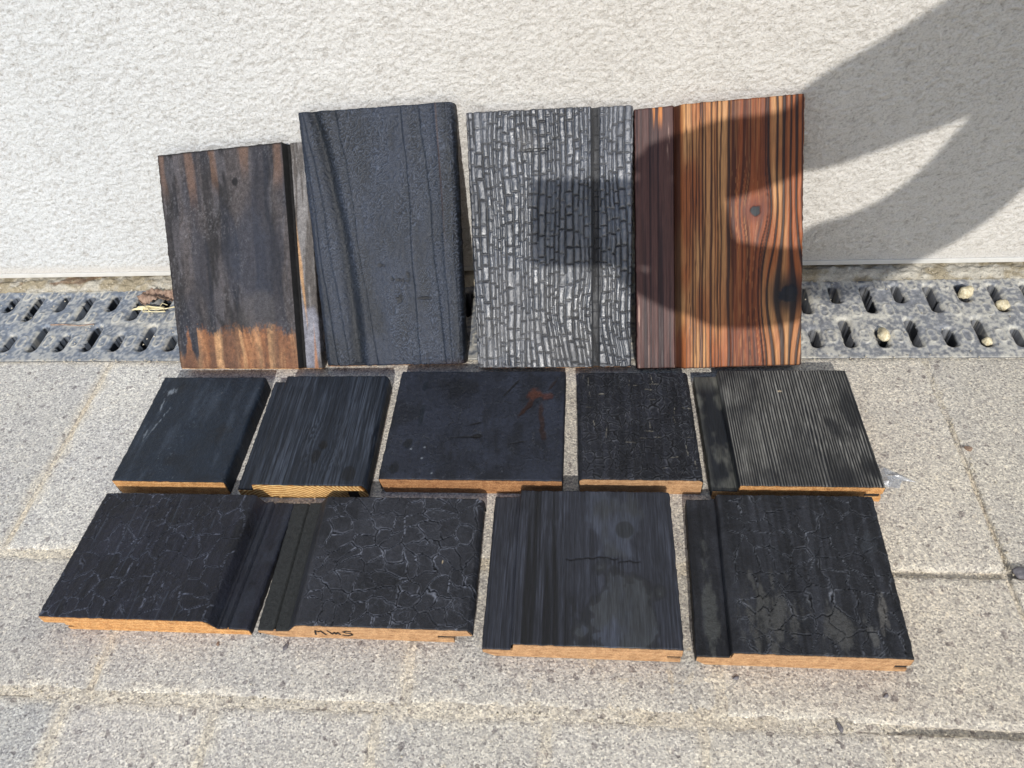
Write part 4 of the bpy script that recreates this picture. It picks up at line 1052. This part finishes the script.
chain(0, [v3(Vector((.71, -.47, .36)), .10), v3(knL + Vector((.05, -.1, -.02)), .075), v3(knL + Vector((.03, -.01, 0)), .06), v3((knL + anL) / 2 + Vector((.02, -.02, 0)), .055), v3(anL, .04)], body, edges)
chain(0, [v3(Vector((.88, -.47, .36)), .10), v3(knR + Vector((-.02, -.12, -.02)), .075), v3(knR, .06), v3((knR + anR) / 2 + Vector((0, -.02, 0)), .055), v3(anR, .04)], body, edges)
skin_obj('body', body, edges, M['skin'])
# jacket over trunk and arms
J = [v3(pel, .14), v3(sp1, .13), v3(sp2, .14), v3(chest, .145), v3(neck, .065)]; JE = [(0, 1), (1, 2), (2, 3), (3, 4)]
chain(3, [v3(shL, .068), v3((shL + elL) / 2, .060), v3(elL, .052), v3((elL + wrL) / 2, .044), v3(wrL, .039)], J, JE)
chain(3, [v3(shR, .068), v3((shR + elR) / 2, .056), v3(abc(.432, .045, .17), .050), v3(abc(.408, -.030, .14), .050), v3(abc(.335, -.074, .09), .041), v3(wrR, .040)], J, JE)
skin_obj('jacket', J, JE, M['jacket'])
T = [v3(pel, .135)]; TE = []
chain(0, [v3(Vector((.71, -.47, .36)), .11), v3(knL + Vector((.05, -.1, -.02)), .085), v3(knL + Vector((.03, -.01, 0)), .068), v3((knL + anL) / 2 + Vector((.02, -.02, 0)), .062), v3(anL, .05)], T, TE)
chain(0, [v3(Vector((.88, -.47, .36)), .11), v3(knR + Vector((-.02, -.12, -.02)), .085), v3(knR, .068), v3((knR + anR) / 2 + Vector((0, -.02, 0)), .062), v3(anR, .05)], T, TE)
skin_obj('trousers', T, TE, M['trousers'])
for an in (anL, anR):
    skin_obj('shoe', [v3(an + Vector((0, -.03, -.04)), .04), v3(an + Vector((-.01, .05, -.05)), .038), v3(an + Vector((-.03, .15, -.058)), .03)], [(0, 1), (1, 2)], M['shoe'])
# hands: fingers as separate chains rooted in the palm
def finger(pts, r0, r1):
    V_ = [v3(p, r0 + (r1 - r0) * i / (len(pts) - 1)) for i, p in enumerate(pts)]
    skin_obj('finger', V_, [(i, i + 1) for i in range(len(pts) - 1)], M['skin'], 0, 2)
def palm(V_, E_): skin_obj('palm', V_, E_, M['skin'])
# upper hand: index bent over the top edge, others behind
finger([abc(.150, .024, .012), abc(.118, .030, .010), abc(.092, .026, .008), abc(.080, .014, .006)], .010, .0075)
finger([abc(.155, .014, .012), abc(.125, .022, .013), abc(.100, .016, .013), abc(.086, .004, .012)], .012, .010)
finger([abc(.155, -.002, .012), abc(.128, -.006, .013), abc(.106, -.014, .013), abc(.094, -.024, .012)], .0095, .007)
finger([abc(.155, -.012, .012), abc(.135, -.022, .013), abc(.120, -.032, .013), abc(.108, -.040, .012)], .009, .0065)
finger([abc(.165, .020, .014), abc(.140, .040, .014), abc(.112, .034, .012), abc(.090, .028, .010)], .0115, .0085)
# lower hand: cupped under the lower right of the phone
finger([abc(.150, -.108, .008), abc(.116, -.104, .006), abc(.088, -.088, .008), abc(.064, -.072, .010)], .012, .010)
finger([abc(.160, -.116, .008), abc(.135, -.112, .006), abc(.112, -.098, .006), abc(.096, -.082, .006)], .0105, .0075)
finger([abc(.178, -.120, .008), abc(.152, -.122, .006), abc(.132, -.112, .006), abc(.118, -.094, .006)], .010, .007)
finger([abc(.190, -.118, .008), abc(.175, -.126, .006), abc(.155, -.120, .006), abc(.142, -.104, .006)], .009, .0065)
finger([abc(.170, -.075, .012), abc(.155, -.050, .014), abc(.150, -.022, .015), abc(.145, .000, .014)], .014, .011)
# head with face, hair
hc = neck + Vector((-.05, .07, .17))
bm = bmesh.new(); bmesh.ops.create_uvsphere(bm, u_segments=32, v_segments=24, radius=1)
fdir = Vector((-.55, .6, -.35)).normalized(); up = Vector((0, 0, 1)); rt = fdir.cross(up).normalized(); up = rt.cross(fdir)
for v in bm.verts:
    x, y, z = v.co; f = y; k_ = 1 - .22 * max(0, -z) * (1 if f > -.2 else .6)
    p = Vector((x * .075 * k_, f * .095 * (1 - .12 * max(0, -z)), z * .115))
    nose = math.exp(-((x / .16) ** 2 + ((z + .12) / .22) ** 2)) * (f > 0); p.y += .020 * nose
    eye = sum(math.exp(-(((x - s_ * .38) / .16) ** 2 + ((z - .08) / .12) ** 2)) for s_ in (-1, 1)) * (f > 0); p.y -= .007 * eye
    mo = math.exp(-((x / .3) ** 2 + ((z + .48) / .07) ** 2)) * (f > 0); p.y += .004 * mo
    v.co = hc + rt * p.x + fdir * p.y + up * p.z - PO
bm_obj('head', bm, M['skin'], person, True)
for s_ in (-1, 1):
    bm = bmesh.new(); bmesh.ops.create_uvsphere(bm, u_segments=12, v_segments=8, radius=.011)
    bmesh.ops.translate(bm, verts=bm.verts[:], vec=hc + rt * (s_ * .029) + fdir * .078 + up * .008 - PO); bm_obj('eye', bm, M['phone'], person, True)
    bm = bmesh.new(); bmesh.ops.create_uvsphere(bm, u_segments=12, v_segments=8, radius=.024)
    for v in bm.verts: v.co = hc + rt * (s_ * .077 + v.co.x * .35) + fdir * (v.co.y * .7 - .005) + up * v.co.z * 1.2 - PO
    bm_obj('ear', bm, M['skin'], person, True)
bm = bmesh.new(); bmesh.ops.create_uvsphere(bm, u_segments=28, v_segments=20, radius=1)
for v in list(bm.verts):
    if v.co.z < -.35 or (v.co.y > .45 and v.co.z < .45): bm.verts.remove(v)
for v in bm.verts:
    p = v.co; w_ = 1 + .03 * math.sin(p.x * 19) * math.cos(p.y * 17)
    v.co = hc + rt * (p.x * .083 * w_) + fdir * (p.y * .103 * w_ - .004) + up * (p.z * .124 * w_ + .004) - PO
bm_obj('hair', bm, M['hair'], person, True)
